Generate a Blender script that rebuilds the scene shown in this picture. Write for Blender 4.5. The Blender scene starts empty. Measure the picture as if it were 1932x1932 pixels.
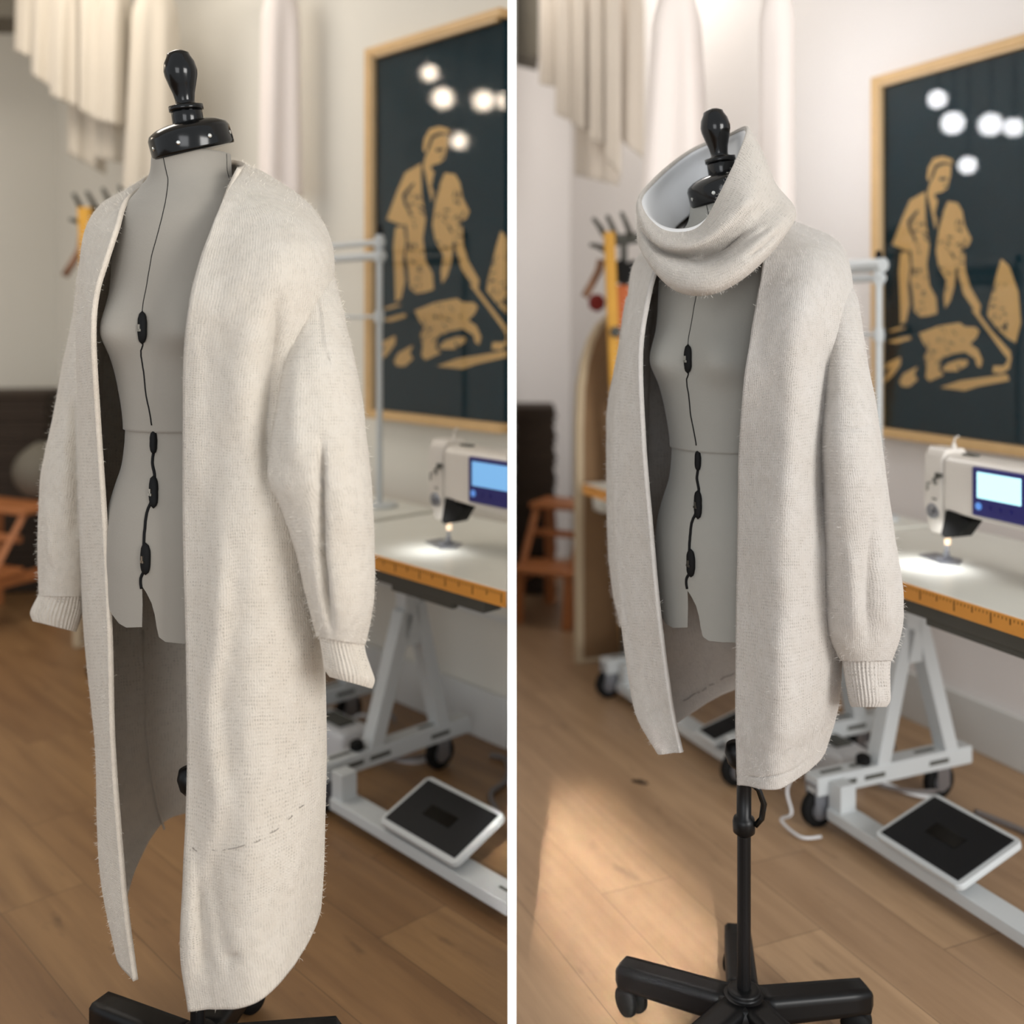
import bpy, bmesh, math, random
from mathutils import Vector, Matrix, noise
PI = math.pi
sc = bpy.context.scene
COL = sc.collection
# ------------------------------------------------------------------ camera
F, CX, HOR, H = 2000.0, 966.0, 595.0, 1.36
cam_d = bpy.data.cameras.new('camera'); cam = bpy.data.objects.new('camera', cam_d); COL.objects.link(cam)
cam.location = (0, 0, H); cam.rotation_euler = (PI/2, 0, 0)
cam_d.sensor_width = 36; cam_d.lens = 36*F/1932; cam_d.shift_y = (HOR-966)/1932
cam_d.dof.use_dof = True; cam_d.dof.focus_distance = 1.84; cam_d.dof.aperture_fstop = 1.5
cam_d.clip_start = 0.05
sc.camera = cam
# ------------------------------------------------------------------ world, light, exposure
w = bpy.data.worlds.new('world'); sc.world = w; w.use_nodes = True
w.node_tree.nodes['Background'].inputs[0].default_value = (0.92, 0.96, 1.0, 1)
w.node_tree.nodes['Background'].inputs[1].default_value = 0.9
sc.view_settings.view_transform = 'Standard'; sc.view_settings.look = 'None'
sc.view_settings.gamma = 1; sc.view_settings.use_curve_mapping = False
sc.view_settings.exposure = 0.0
def area(name, loc, target, size, power, color, spread=180, sy=None):
    d = bpy.data.lights.new(name, 'AREA'); d.energy = power; d.color = color; d.size = size
    d.spread = math.radians(spread)
    if sy: d.shape = 'RECTANGLE'; d.size_y = sy
    o = bpy.data.objects.new(name, d); COL.objects.link(o); o.location = loc
    o.rotation_euler = (Vector(target)-Vector(loc)).to_track_quat('-Z', 'Y').to_euler()
    return o
area('window_daylight', (3.1, -1.3, 1.9), (-.2, 2.2, 1.0), 1.8, 160, (1.0, 0.98, 0.95), sy=1.8)
area('coat_fill', (-1.0, -2.8, 1.6), (-.5, 2.5, .9), 2.0, 60, (0.97, 0.98, 1.0))  # added fill, set low in front to brighten the insides of the coats
area('ceiling_fill_left', (-1.9, 3.6, 3.2), (-1.9, 3.7, 0), 1.2, 30, (1.0, 0.93, 0.84))  # unseen fill lamp added to brighten the left room
area('ceiling_fill_right', (.35, 4.6, 3.25), (.35, 4.7, 0), .5, 11, (1.0, 0.95, 0.9))  # unseen fill lamp added to lift the grey far wall of the right room
# ------------------------------------------------------------------ helpers
def at(u, v, Y): return Vector(((u-CX)*Y/F, Y, H-(v-HOR)*Y/F))
def pix(p): return (CX+F*p.x/p.y, HOR-F*(p.z-H)/p.y)
def lin(c): return tuple(((x/255)/12.92 if x/255 <= .04045 else ((x/255+.055)/1.055)**2.4) for x in c)
def link(o, parent=None):
    COL.objects.link(o)
    if parent: o.parent = parent
    return o
def wloc(o):
    p = Vector((0, 0, 0))
    while o: p = p + o.location; o = o.parent
    return p
def tag(o, label=None, cat=None, group=None, kind=None):
    if label: o['label'] = label
    if cat: o['category'] = cat
    if group: o['group'] = group
    if kind: o['kind'] = kind
    return o
def thing(name, loc, label, cat, group=None):
    o = bpy.data.objects.new(name, None); o.empty_display_size = .05; o.location = loc
    link(o); return tag(o, label, cat, group)
CLAMP = [False]                 # True while building things that stop at the partition's left face
class MB:
    def __init__(s): s.v = []; s.f = []; s.uv = {}; s.mi = []
    def add(s, vs, fs, mi=0):
        b = len(s.v); s.v += [Vector(x) for x in vs]
        for f in fs: s.f.append(tuple(b+i for i in f)); s.mi.append(mi)
        return s
    def box(s, c, sz, ax=None, mi=0, ch=0.0):
        c = Vector(c); X, Y, Z = ax or (Vector((1,0,0)), Vector((0,1,0)), Vector((0,0,1)))
        hx, hy, hz = sz[0]/2, sz[1]/2, sz[2]/2
        vs = [c+X*(a*hx)+Y*(b*hy)+Z*(d*hz) for a in (-1,1) for b in (-1,1) for d in (-1,1)]
        return s.add(vs, [(0,1,3,2),(4,6,7,5),(0,4,5,1),(2,3,7,6),(0,2,6,4),(1,5,7,3)], mi)
    def tube(s, pts, r, n=10, caps=True, closed=False, mi=0):
        pts = [Vector(p) for p in pts]; m = len(pts); rs = r if isinstance(r, (list, tuple)) else [r]*m
        vs = []; up = None
        for i, p in enumerate(pts):
            a = pts[(i-1) % m] if (i > 0 or closed) else pts[i]; b = pts[(i+1) % m] if (i < m-1 or closed) else pts[i]
            t = (b-a).normalized()
            if up is None: up = Vector((0,0,1)) if abs(t.z) < .9 else Vector((1,0,0))
            x = t.cross(up).normalized(); up = x.cross(t).normalized()
            for k in range(n):
                an = 2*PI*k/n; vs.append(p+x*(rs[i]*math.cos(an))+up*(rs[i]*math.sin(an)))
        fs = []
        for i in range(m if closed else m-1):
            for k in range(n):
                j = (i+1) % m
                fs.append((i*n+k, i*n+(k+1) % n, j*n+(k+1) % n, j*n+k))
        if caps and not closed: fs += [tuple(range(n))[::-1], tuple((m-1)*n+k for k in range(n))]
        return s.add(vs, fs, mi)
    def lathe(s, prof, o, A, n=32, mi=0):
        o = Vector(o); A = Vector(A).normalized(); X = A.orthogonal().normalized(); Y = A.cross(X)
        vs = []
        for r, h in prof:
            for k in range(n):
                an = 2*PI*k/n; vs.append(o+A*h+X*(r*math.cos(an))+Y*(r*math.sin(an)))
        fs = [(i*n+k, i*n+(k+1) % n, (i+1)*n+(k+1) % n, (i+1)*n+k) for i in range(len(prof)-1) for k in range(n)]
        fs += [tuple(range(n))[::-1], tuple((len(prof)-1)*n+k for k in range(n))]
        return s.add(vs, fs, mi)
    def rings(s, rings, closed=True, cap0=False, cap1=False, uvs=None, mi=0):
        n = len(rings[0]); b = len(s.v); vs = [p for r in rings for p in r]; fs = []
        for i in range(len(rings)-1):
            for k in range(n if closed else n-1):
                fs.append((i*n+k, i*n+(k+1) % n, (i+1)*n+(k+1) % n, (i+1)*n+k))
        if cap0: fs.append(tuple(range(n))[::-1])
        if cap1: fs.append(tuple((len(rings)-1)*n+k for k in range(n)))
        s.add(vs, fs, mi)
        if uvs:
            fi = len(s.f)-len(fs)
            for i in range(len(rings)-1):
                for k in range(n if closed else n-1):
                    a = (k/n*uvs[0], i/(len(rings)-1)*uvs[1]); c = ((k+1)/n*uvs[0], (i+1)/(len(rings)-1)*uvs[1])
                    s.uv[fi] = (a, (c[0], a[1]), c, (a[0], c[1])); fi += 1
        return s
    def prism(s, poly, off, mi=0):
        n = len(poly); off = Vector(off); P = [Vector(p) for p in poly]
        fs = [tuple(range(n)), tuple(range(2*n-1, n-1, -1))] + [(i, n+i, n+(i+1) % n, (i+1) % n) for i in range(n)]
        return s.add(P+[p+off for p in P], fs, mi)
    def build(s, name, mat, parent=None, smooth=False, bevel=0, solid=0, sub=0, seg=2):
        if CLAMP[0]: s.v = [p-L.d*((p.x+.0095)/L.d.x) if p.x > -.0095 else p for p in s.v]
        me = bpy.data.meshes.new(name); o = bpy.data.objects.new(name, me)
        org = wloc(parent) if parent else Vector((0,0,0))
        if parent is None and s.v:
            xs = [p.x for p in s.v]; ys = [p.y for p in s.v]; zs = [p.z for p in s.v]
            org = Vector(((min(xs)+max(xs))/2, (min(ys)+max(ys))/2, min(zs))); o.location = org
        me.from_pydata([tuple(p-org) for p in s.v], [], s.f)
        for m in (mat if isinstance(mat, (list, tuple)) else [mat]): me.materials.append(m)
        if any(s.mi): me.polygons.foreach_set('material_index', s.mi)
        if s.uv:
            ul = me.uv_layers.new(name='UVMap')
            for fi, q in s.uv.items():
                pl = me.polygons[fi]
                for li, c in zip(pl.loop_indices, q): ul.data[li].uv = c
        if smooth: me.polygons.foreach_set('use_smooth', [True]*len(me.polygons))
        bm = bmesh.new(); bm.from_mesh(me); bmesh.ops.recalc_face_normals(bm, faces=bm.faces); bm.to_mesh(me); bm.free()
        link(o, parent)
        if solid:
            md = o.modifiers.new('thick', 'SOLIDIFY'); md.thickness = solid; md.offset = 0
        if bevel:
            md = o.modifiers.new('bevel', 'BEVEL'); md.width = bevel; md.segments = seg; md.limit_method = 'ANGLE'; md.angle_limit = .7
            me.polygons.foreach_set('use_smooth', [True]*len(me.polygons))
            md.harden_normals = False
            wn = o.modifiers.new('wn', 'WEIGHTED_NORMAL'); wn.keep_sharp = False
        if sub:
            md = o.modifiers.new('sub', 'SUBSURF'); md.levels = sub; md.render_levels = sub
        return o
# ------------------------------------------------------------------ materials
class NT:
    def __init__(s, name):
        s.m = bpy.data.materials.new(name); s.m.use_nodes = True; s.t = s.m.node_tree
        s.b = s.t.nodes['Principled BSDF']
    def n(s, typ, **kw):
        nd = s.t.nodes.new(typ)
        for k, v in kw.items(): setattr(nd, k, v)
        return nd
    def put(s, sock, val):
        if hasattr(val, 'links') or isinstance(val, bpy.types.NodeSocket): s.t.links.new(val, sock)
        else: sock.default_value = val
    def m2(s, op, a, b=0.0, c=None):
        nd = s.n('ShaderNodeMath', operation=op); s.put(nd.inputs[0], a); s.put(nd.inputs[1], b)
        if c is not None: s.put(nd.inputs[2], c)
        return nd.outputs[0]
    def mix(s, f, a, b):
        nd = s.n('ShaderNodeMix', data_type='RGBA'); s.put(nd.inputs[0], f)
        s.put(nd.inputs[6], a); s.put(nd.inputs[7], b); return nd.outputs[2]
    def noise(s, vec, scale, detail=3, rough=.5):
        nd = s.n('ShaderNodeTexNoise'); nd.inputs['Scale'].default_value = scale; nd.inputs['Detail'].default_value = detail
        nd.inputs['Roughness'].default_value = rough
        if vec is not None: s.t.links.new(vec, nd.inputs['Vector'])
        return nd.outputs[0]
    def bump(s, h, dist, st=1.0):
        nd = s.n('ShaderNodeBump'); nd.inputs['Distance'].default_value = dist; nd.inputs['Strength'].default_value = st
        s.t.links.new(h, nd.inputs['Height']); s.t.links.new(nd.outputs[0], s.b.inputs['Normal'])
def rgba(c): return (*lin(c), 1)
def mat(name, c, rough=.5, metal=0, var=.06, scale=12, bump=0, emit=None, es=0, coat=0, sheen=0, spec=.5):
    n = NT(name); b = n.b; geo = n.n('ShaderNodeTexCoord')
    f = n.noise(geo.outputs['Object'], scale, 3)
    L = lin(c); a = (*[min(1, x*(1-var)) for x in L], 1); d = (*[min(1, x*(1+var)) for x in L], 1)
    n.put(b.inputs['Base Color'], n.mix(f, a, d)); b.inputs['Roughness'].default_value = rough
    b.inputs['Metallic'].default_value = metal; b.inputs['Coat Weight'].default_value = coat
    if sheen: b.inputs['Sheen Weight'].default_value = sheen
    if emit: b.inputs['Emission Color'].default_value = rgba(emit); b.inputs['Emission Strength'].default_value = es
    b.inputs['Specular IOR Level'].default_value = spec
    if bump: n.bump(n.noise(geo.outputs['Object'], scale*8, 2), bump)
    return n.m
def knit_mat(name, c, nu=200, nv=270, rib=False):
    n = NT(name); b = n.b; tc = n.n('ShaderNodeTexCoord'); sp = n.n('ShaderNodeSeparateXYZ')
    n.t.links.new(tc.outputs['UV'], sp.inputs[0])
    wob = n.noise(tc.outputs['Object'], 9, 2)
    wob2 = n.noise(tc.outputs['Object'], 55, 2)
    U = n.m2('ADD', n.m2('MULTIPLY_ADD', sp.outputs[0], nu, n.m2('MULTIPLY', wob, 3.0)), n.m2('MULTIPLY', wob2, 1.1)); V = n.m2('MULTIPLY', sp.outputs[1], nv)
    fu = n.m2('FRACT', U); d = n.m2('ABSOLUTE', n.m2('SUBTRACT', fu, .5))
    col = n.m2('SINE', n.m2('MULTIPLY', fu, PI))
    jit = n.noise(tc.outputs['Object'], 70, 3, .6)
    ph = n.m2('SINE', n.m2('MULTIPLY', n.m2('ADD', n.m2('MULTIPLY_ADD', d, 1.3, V), n.m2('MULTIPLY', jit, 1.3)), 2*PI))
    fz = n.noise(tc.outputs['Object'], 330, 4, .75); fz2 = n.noise(tc.outputs['Object'], 60, 4, .65)
    h = n.m2('ADD', n.m2('MULTIPLY', col, .36), n.m2('MULTIPLY', ph, .10))
    h = n.m2('ADD', h, n.m2('MULTIPLY', fz, 1.5)); h = n.m2('ADD', h, n.m2('MULTIPLY', fz2, 1.2))
    n.bump(h, .0024, 1.0)
    # shade in the gaps between the stitches, painted in as darker yarn colour
    gap_shade = n.m2('MULTIPLY', n.m2('SUBTRACT', 1.0, col), n.m2('SUBTRACT', .5, n.m2('MULTIPLY', ph, .5)))
    gap_shade = n.m2('MULTIPLY', n.m2('POWER', gap_shade, 2.2), n.m2('MULTIPLY', n.m2('MAXIMUM', n.m2('SUBTRACT', jit, .46), 0.0), 9.0))
    L = lin(c); lo = (L[0]*.90, L[1]*.85, L[2]*.79, 1); hi = (*[min(1, x*1.10) for x in L], 1)
    cc = n.mix(n.noise(tc.outputs['Object'], 17, 5, .7), lo, hi)
    cc = n.mix(n.m2('MINIMUM', gap_shade, .75), cc, (L[0]*.36, L[1]*.33, L[2]*.28, 1))
    n.put(b.inputs['Base Color'], cc); b.inputs['Roughness'].default_value = .95
    b.inputs['Sheen Weight'].default_value = .35; b.inputs['Sheen Roughness'].default_value = .6
    b.inputs['Specular IOR Level'].default_value = .15
    return n.m
def floor_mat(name, d, nn, c1, c2, c3):
    n = NT(name); b = n.b; g = n.n('ShaderNodeNewGeometry')
    def dot(v):
        q = n.n('ShaderNodeVectorMath', operation='DOT_PRODUCT'); n.t.links.new(g.outputs['Position'], q.inputs[0]); q.inputs[1].default_value = (v[0], v[1], 0); return q.outputs['Value']
    S, N = dot(d), dot(nn)
    row = n.m2('FLOOR', n.m2('DIVIDE', n.m2('ADD', N, 10.03), .19)); fr = n.m2('FRACT', n.m2('DIVIDE', n.m2('ADD', N, 10.03), .19))
    wn = n.n('ShaderNodeTexWhiteNoise', noise_dimensions='1D'); n.t.links.new(row, wn.inputs['W'])
    so = n.m2('DIVIDE', n.m2('ADD', S, n.m2('MULTIPLY_ADD', wn.outputs[0], 1.3, 20)), 1.3)
    pl = n.m2('FLOOR', so); fs = n.m2('FRACT', so)
    cv = n.n('ShaderNodeCombineXYZ'); n.t.links.new(row, cv.inputs[0]); n.t.links.new(pl, cv.inputs[1])
    w2 = n.n('ShaderNodeTexWhiteNoise', noise_dimensions='2D'); n.t.links.new(cv.outputs[0], w2.inputs['Vector'])
    gv = n.n('ShaderNodeCombineXYZ'); n.t.links.new(n.m2('MULTIPLY_ADD', S, 1.1, n.m2('MULTIPLY', w2.outputs[0], 30)), gv.inputs[0]); n.t.links.new(n.m2('MULTIPLY', N, 14), gv.inputs[1]); n.t.links.new(pl, gv.inputs[2])
    gr = n.noise(gv.outputs[0], 1.6, 6, .6)
    gv2 = n.n('ShaderNodeCombineXYZ'); n.t.links.new(n.m2('MULTIPLY', S, 2.5), gv2.inputs[0]); n.t.links.new(n.m2('MULTIPLY', N, 7), gv2.inputs[1])
    kn = n.noise(gv2.outputs[0], 2.2, 3, .6)
    rm = n.n('ShaderNodeMapRange'); n.t.links.new(kn, rm.inputs[0]); rm.inputs[1].default_value = .62; rm.inputs[2].default_value = .78
    base = n.mix(w2.outputs[0], rgba(c1), rgba(c2))
    gm = n.n('ShaderNodeMapRange'); n.t.links.new(gr, gm.inputs[0]); gm.inputs[1].default_value = .35; gm.inputs[2].default_value = .7
    cc = n.mix(n.m2('MULTIPLY', gm.outputs[0], .6), base, rgba(c3)); cc = n.mix(n.m2('MULTIPLY', rm.outputs[0], .6), cc, rgba(tuple(x*.72 for x in c3)))
    seam = n.m2('MAXIMUM', n.m2('LESS_THAN', fr, .012), n.m2('LESS_THAN', fs, .0022))
    cc = n.mix(n.m2('MULTIPLY', seam, .5), cc, rgba(tuple(x*.5 for x in c3)))
    n.put(b.inputs['Base Color'], cc); b.inputs['Roughness'].default_value = .42
    n.bump(gr, .0006)
    return n.m
M = {}
M['wallL'] = mat('wall_paint_left', (214,210,200), .9, var=.02, scale=2, bump=.0004)
M['wallR'] = mat('wall_paint_right', (226,221,218), .9, var=.02, scale=2, bump=.0004)
M['ceil'] = mat('ceiling_paint', (225,222,215), .9, var=.01)
M['part'] = mat('partition_white', (252,252,250), .6, var=.003)
M['trim'] = mat('skirting_white', (205,205,202), .5, var=.02)
M['black'] = mat('black_gloss_plastic', (5,5,5), .16, var=.2, scale=40, spec=.35)
M['satin'] = mat('black_satin_metal', (10,10,11), .38, var=.1, spec=.25)
M['matteblk'] = mat('black_rubber', (14,14,14), .7, var=.1, spec=.2)
M['form'] = mat('grey_jersey', (142,136,126), .85, var=.03, scale=30, bump=.0003, sheen=.2)
M['formR'] = mat('grey_jersey_cool', (146,144,137), .85, var=.03, scale=30, bump=.0003, sheen=.2)
M['chrome'] = mat('bright_screw_metal', (210,210,205), .2, metal=1)
M['knitL'] = knit_mat('cream_mohair_knit', (224,216,203), 135, 250)
M['knitR'] = knit_mat('oatmeal_mohair_knit', (203,198,192), 140, 262)
M['knitC'] = knit_mat('oatmeal_fine_knit', (202,195,186), 250, 60)
M['fuzzL'] = mat('cream_yarn_fibre', (232,224,210), .9)
M['fuzzR'] = mat('oatmeal_yarn_fibre', (222,216,208), .9)
M['edgeL'] = mat('cream_rolled_edge', (206,195,180), .95, var=.14, scale=90, bump=.0012)
M['edgeR'] = mat('oatmeal_rolled_edge', (194,189,183), .95, var=.14, scale=90, bump=.0012)
M['lining'] = mat('white_lining', (232,232,232), .55, var=.03, scale=20)
M['thread'] = mat('dark_basting_thread', (112,102,96), .9)
M['oak'] = mat('light_oak_frame', (204,168,118), .5, var=.1, scale=20)
M['oakface'] = mat('pale_oak_face', (205,176,134), .5, var=.08, scale=20)
M['navy'] = mat('dark_petrol_print', (12,44,54), .8, var=.12, scale=2, spec=.05)
M['tan'] = mat('ochre_ink', (222,182,120), .8, var=.05, scale=6, spec=.05)
M['tablet'] = mat('white_laminate', (206,205,196), .28, var=.02)
M['orange'] = mat('orange_edge_band', (214,146,58), .5, var=.08, scale=30)
M['tick'] = mat('black_ink', (50,32,14), .7)
M['steel'] = mat('pale_grey_enamel', (190,194,195), .4, var=.03)
M['dgrey'] = mat('dark_grey_plastic', (72,72,66), .6, var=.1)
M['mach'] = mat('white_machine_enamel', (214,208,200), .3, var=.02)
M['screenb'] = mat('navy_panel', (30,30,110), .4, var=.05)
M['silver'] = mat('brushed_steel', (150,152,158), .35, metal=.8)
M['rubbmat'] = mat('black_ribbed_mat', (18,19,21), .6, var=.15, scale=80, spec=.25)
M['brass'] = mat('warm_lit_plastic', (230,190,150), .5)
M['cloth'] = mat('cream_cotton', (198,188,172), .95, var=.04, scale=6, sheen=.2)
M['clothR'] = mat('ivory_cotton', (206,195,182), .95, var=.04, scale=6, sheen=.2)
M['white'] = mat('white_muslin', (228,218,212), .95, var=.02, scale=5, sheen=.2)
M['gdark'] = mat('grey_brown_panel', (104,98,86), .8, var=.08)
M['yellow'] = mat('yellow_painted_wood', (206,152,48), .5, var=.08, scale=16)
M['orangecl'] = mat('burnt_orange_paper', (186,98,48), .7, var=.06)
M['red'] = mat('dark_red_felt', (120,32,24), .9, var=.1)
M['brownw'] = mat('brown_wood', (140,104,80), .6, var=.12, scale=18)
M['stool'] = mat('red_brown_stained_pine', (170,106,60), .5, var=.14, scale=14)
M['wicker'] = mat('dark_brown_wicker', (50,37,24), .8, var=.3, scale=30)
M['beige'] = mat('beige_board_cover', (186,168,140), .8, var=.04)
M['beigeb'] = mat('brown_board_underside', (126,98,68), .8, var=.08)
M['cable'] = mat('white_cable', (205,206,208), .5)
M['gcable'] = mat('grey_cable', (112,106,104), .6)
M['blue'] = mat('clear_blue_plastic', (110,130,160), .2)
def emis(name, c, s):
    n = NT(name); n.b.inputs['Base Color'].default_value = rgba(c); n.b.inputs['Emission Color'].default_value = rgba(c); n.b.inputs['Emission Strength'].default_value = s; return n.m
M['lcdL'] = emis('lit_lcd_blue', (110,165,215), .75); M['lcdR'] = emis('lit_lcd_cyan', (185,240,250), .95)
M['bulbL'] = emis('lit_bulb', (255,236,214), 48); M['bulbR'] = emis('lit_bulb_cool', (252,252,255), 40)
M['btn'] = emis('lit_button', (90,140,215), .5)
M['led'] = emis('lit_led', (255,225,190), .9)
g_ = NT('picture_glass'); g_.b.inputs['Base Color'].default_value = (1,1,1,1); g_.b.inputs['Roughness'].default_value = .04
g_.b.inputs['IOR'].default_value = 1.3; g_.b.inputs['Transmission Weight'].default_value = 1; M['glass'] = g_.m
# ------------------------------------------------------------------ bay frames
class Bay:
    def __init__(s, d, n): s.d = Vector((*d, 0)).normalized(); s.n = Vector((*n, 0)).normalized(); s.z = Vector((0,0,1)); s.ax = (s.d, s.n, s.z)
    def P(s, a, b, z): return s.d*a+s.n*b+s.z*z
    def onwall(s, u, v, nn):                 # where the line of sight meets the plane n = nn
        d = Vector(((u-CX)/F, 1, -(v-HOR)/F)); t = nn/(d.dot(s.n)); return Vector((0,0,H))+d*t
L = Bay((.684,-.729), (.729,.684)); R = Bay((.396,-.918), (.918,.396))
NL, NR = 2.273, 2.655
XP = .008
# ------------------------------------------------------------------ room shell
def structure(o): o['kind'] = 'structure'; return o
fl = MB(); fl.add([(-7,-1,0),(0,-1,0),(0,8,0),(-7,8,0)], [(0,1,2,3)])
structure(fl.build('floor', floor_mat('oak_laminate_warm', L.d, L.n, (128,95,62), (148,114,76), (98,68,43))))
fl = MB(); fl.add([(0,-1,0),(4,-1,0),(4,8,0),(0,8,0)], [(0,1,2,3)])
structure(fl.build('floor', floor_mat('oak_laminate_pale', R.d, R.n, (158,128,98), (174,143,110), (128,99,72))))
cornL = L.P(-(.684*0+.0), 0, 0)
def wall(name, p, q, z0, z1, m, th=.1, flush=False):
    p = Vector((*p, 0)); q = Vector((*q, 0)); t = (q-p).normalized(); nn = Vector((-t.y, t.x, 0))
    if nn.dot((p+q)/2) < 0: nn = -nn          # thickness goes away from the camera
    b = MB(); b.prism([p+Vector((0,0,z0)), q+Vector((0,0,z0)), q+Vector((0,0,z1)), p+Vector((0,0,z1))], nn*th)
    if flush:
        for i in (5, 6): b.v[i] = b.v[i]-t*(nn.x*th/t.x)
    return structure(b.build(name, m))
CL = (-2.64, 6.14); CR = (.328, 5.957)
hit = (0-XP, NL/.684+XP*.729/.684)
wall('wall_back', CL, hit, 0, 3.35, M['wallL'], flush=True)
wall('wall_left', (CL[0]-.729*5, CL[1]-.684*5), CL, 0, 3.35, M['wallL'])
qR = R.P(-.9, NR, 0); wall('wall_back', CR, (qR.x, qR.y), 0, 3.35, M['wallR'])
wall('wall_left', (XP, CR[1]-(CR[0]-XP)*.396/.918), CR, 0, 3.35, M['wallR'])
b = MB(); b.box((0, 1.88+2.05, 1.675), (2*XP, 4.1, 3.35)); structure(b.build('wall_partition', M['part']))
b = MB(); b.box((-3.5+.0, 4.6, 3.4), (7, 6.4, .1)); b.box((2, 4.6, 3.4), (4, 6.4, .1)); structure(b.build('ceiling', M['ceil']))
def skirting(name, bay, s0, s1, nn, h=.16):
    b = MB(); b.box(bay.P((s0+s1)/2, nn-.009, h/2), (s1-s0, .018, h), bay.ax); b.box(bay.P((s0+s1)/2, nn-.005, h+.04+.2), (s1-s0, .01, .02), bay.ax)
    return structure(b.build(name, M['trim'], bevel=.004))
skirting('baseboard_back', L, -6.2, -2.43, NL); skirting('baseboard_back', R, -5.2, -.95, NR)
# ------------------------------------------------------------------ framed print
def cr(p0, p1, p2, p3, t):
    return .5*((2*p1)+(-p0+p2)*t+(2*p0-5*p1+4*p2-p3)*t*t+(-p0+3*p1-3*p2+p3)*t*t*t)
Z2 = lambda pts, ox, oy: [(ox+x/3.864, oy+y/3.864) for x, y in pts]
ART = [Z2([(1385,1010),(1440,985),(1495,985),(1492,1060),(1478,1110),(1470,1160),(1430,1190),(1375,1205),(1395,1250),(1370,1360),(1400,1420),(1375,1470),(1340,1400),(1310,1230),(1325,1150),(1365,1070)],460,0),
 Z2([(1300,1190),(1180,1260),(1120,1400),(1045,1600),(1150,1640),(1190,1640),(1200,1760),(1185,1860),(1200,1940),(1215,2100),(1260,2140),(1330,2130),(1390,2110),(1380,1990),(1330,1900),(1310,1740),(1330,1600),(1300,1400)],460,0),
 Z2([(1470,1260),(1545,1270),(1580,1330),(1600,1440),(1650,1540),(1630,1590),(1560,1640),(1540,1700),(1520,1900),(1490,2010),(1450,2070),(1440,1980),(1460,1860),(1400,1760),(1380,1640),(1400,1480),(1440,1330)],460,0),
 Z2([(1110,1660),(1170,1650),(1185,1760),(1165,1900),(1180,2050),(1150,2180),(1110,2200),(1105,2000),(1095,1800)],460,0),
 Z2([(1530,1650),(1600,1640),(1605,1780),(1640,1900),(1720,2040),(1710,2120),(1660,2060),(1590,1960),(1545,1800)],460,0),
 Z2([(1310,1090),(1320,1010),(1360,940),(1430,920),(1500,940),(1510,975),(1430,965),(1370,990),(1345,1060),(1330,1120)],460,0),
 Z2([(1250,410),(1400,350),(1560,320),(1600,350),(1680,350),(1710,380),(1690,430),(1640,480),(1700,520),(1735,600),(1720,660),(1690,640),(1680,590),(1600,540),(1500,560),(1420,600),(1400,680),(1440,720),(1330,770),(1300,740),(1310,660),(1290,590),(1320,530),(1280,480)],460,480),
 Z2([(1420,680),(1470,630),(1560,600),(1620,600),(1620,640),(1540,690),(1460,690)],460,480),
 Z2([(1650,220),(1690,225),(1800,370),(1950,530),(1950,610),(1890,540),(1780,390)],460,480),
 Z2([(1410,815),(1560,760),(1925,700),(1940,750),(1700,800),(1600,835)],460,480),
 Z2([(970,690),(1010,640),(1110,590),(1110,650),(1060,720),(980,800),(962,770),(1010,720),(1040,670)],460,480),
 Z2([(1100,780),(1130,720),(1200,680),(1240,660),(1215,720),(1240,760),(1180,815),(1120,815)],460,480),
 Z2([(1010,400),(1100,365),(1160,370),(1060,400)],460,480), Z2([(1010,480),(1100,450),(1180,430),(1190,455),(1080,490)],460,480),
 Z2([(1820,640),(1900,640),(1925,600),(1960,560),(1940,660),(1880,700),(1810,690)],460,480),
 [(946,436),(951,440),(962,450),(980,500),(985,560),(975,600),(960,592),(940,575),(919,548),(921,530),(930,495),(938,462)]]
DARK = [Z2([(1405,1085),(1460,1080),(1465,1100),(1410,1108)],460,0), Z2([(1365,1215),(1450,1215),(1500,1260),(1440,1255),(1385,1250)],460,0),
 Z2([(1300,1200),(1320,1230),(1375,1470),(1355,1480),(1300,1320)],460,0), Z2([(1390,1370),(1425,1360),(1420,1420),(1385,1450)],460,0),
 Z2([(1440,1140),(1470,1135),(1468,1150),(1445,1155)],460,0), Z2([(1160,1420),(1240,1330),(1250,1345),(1185,1430),(1200,1500),(1240,1570),(1215,1560),(1175,1490)],460,0)]
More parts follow.
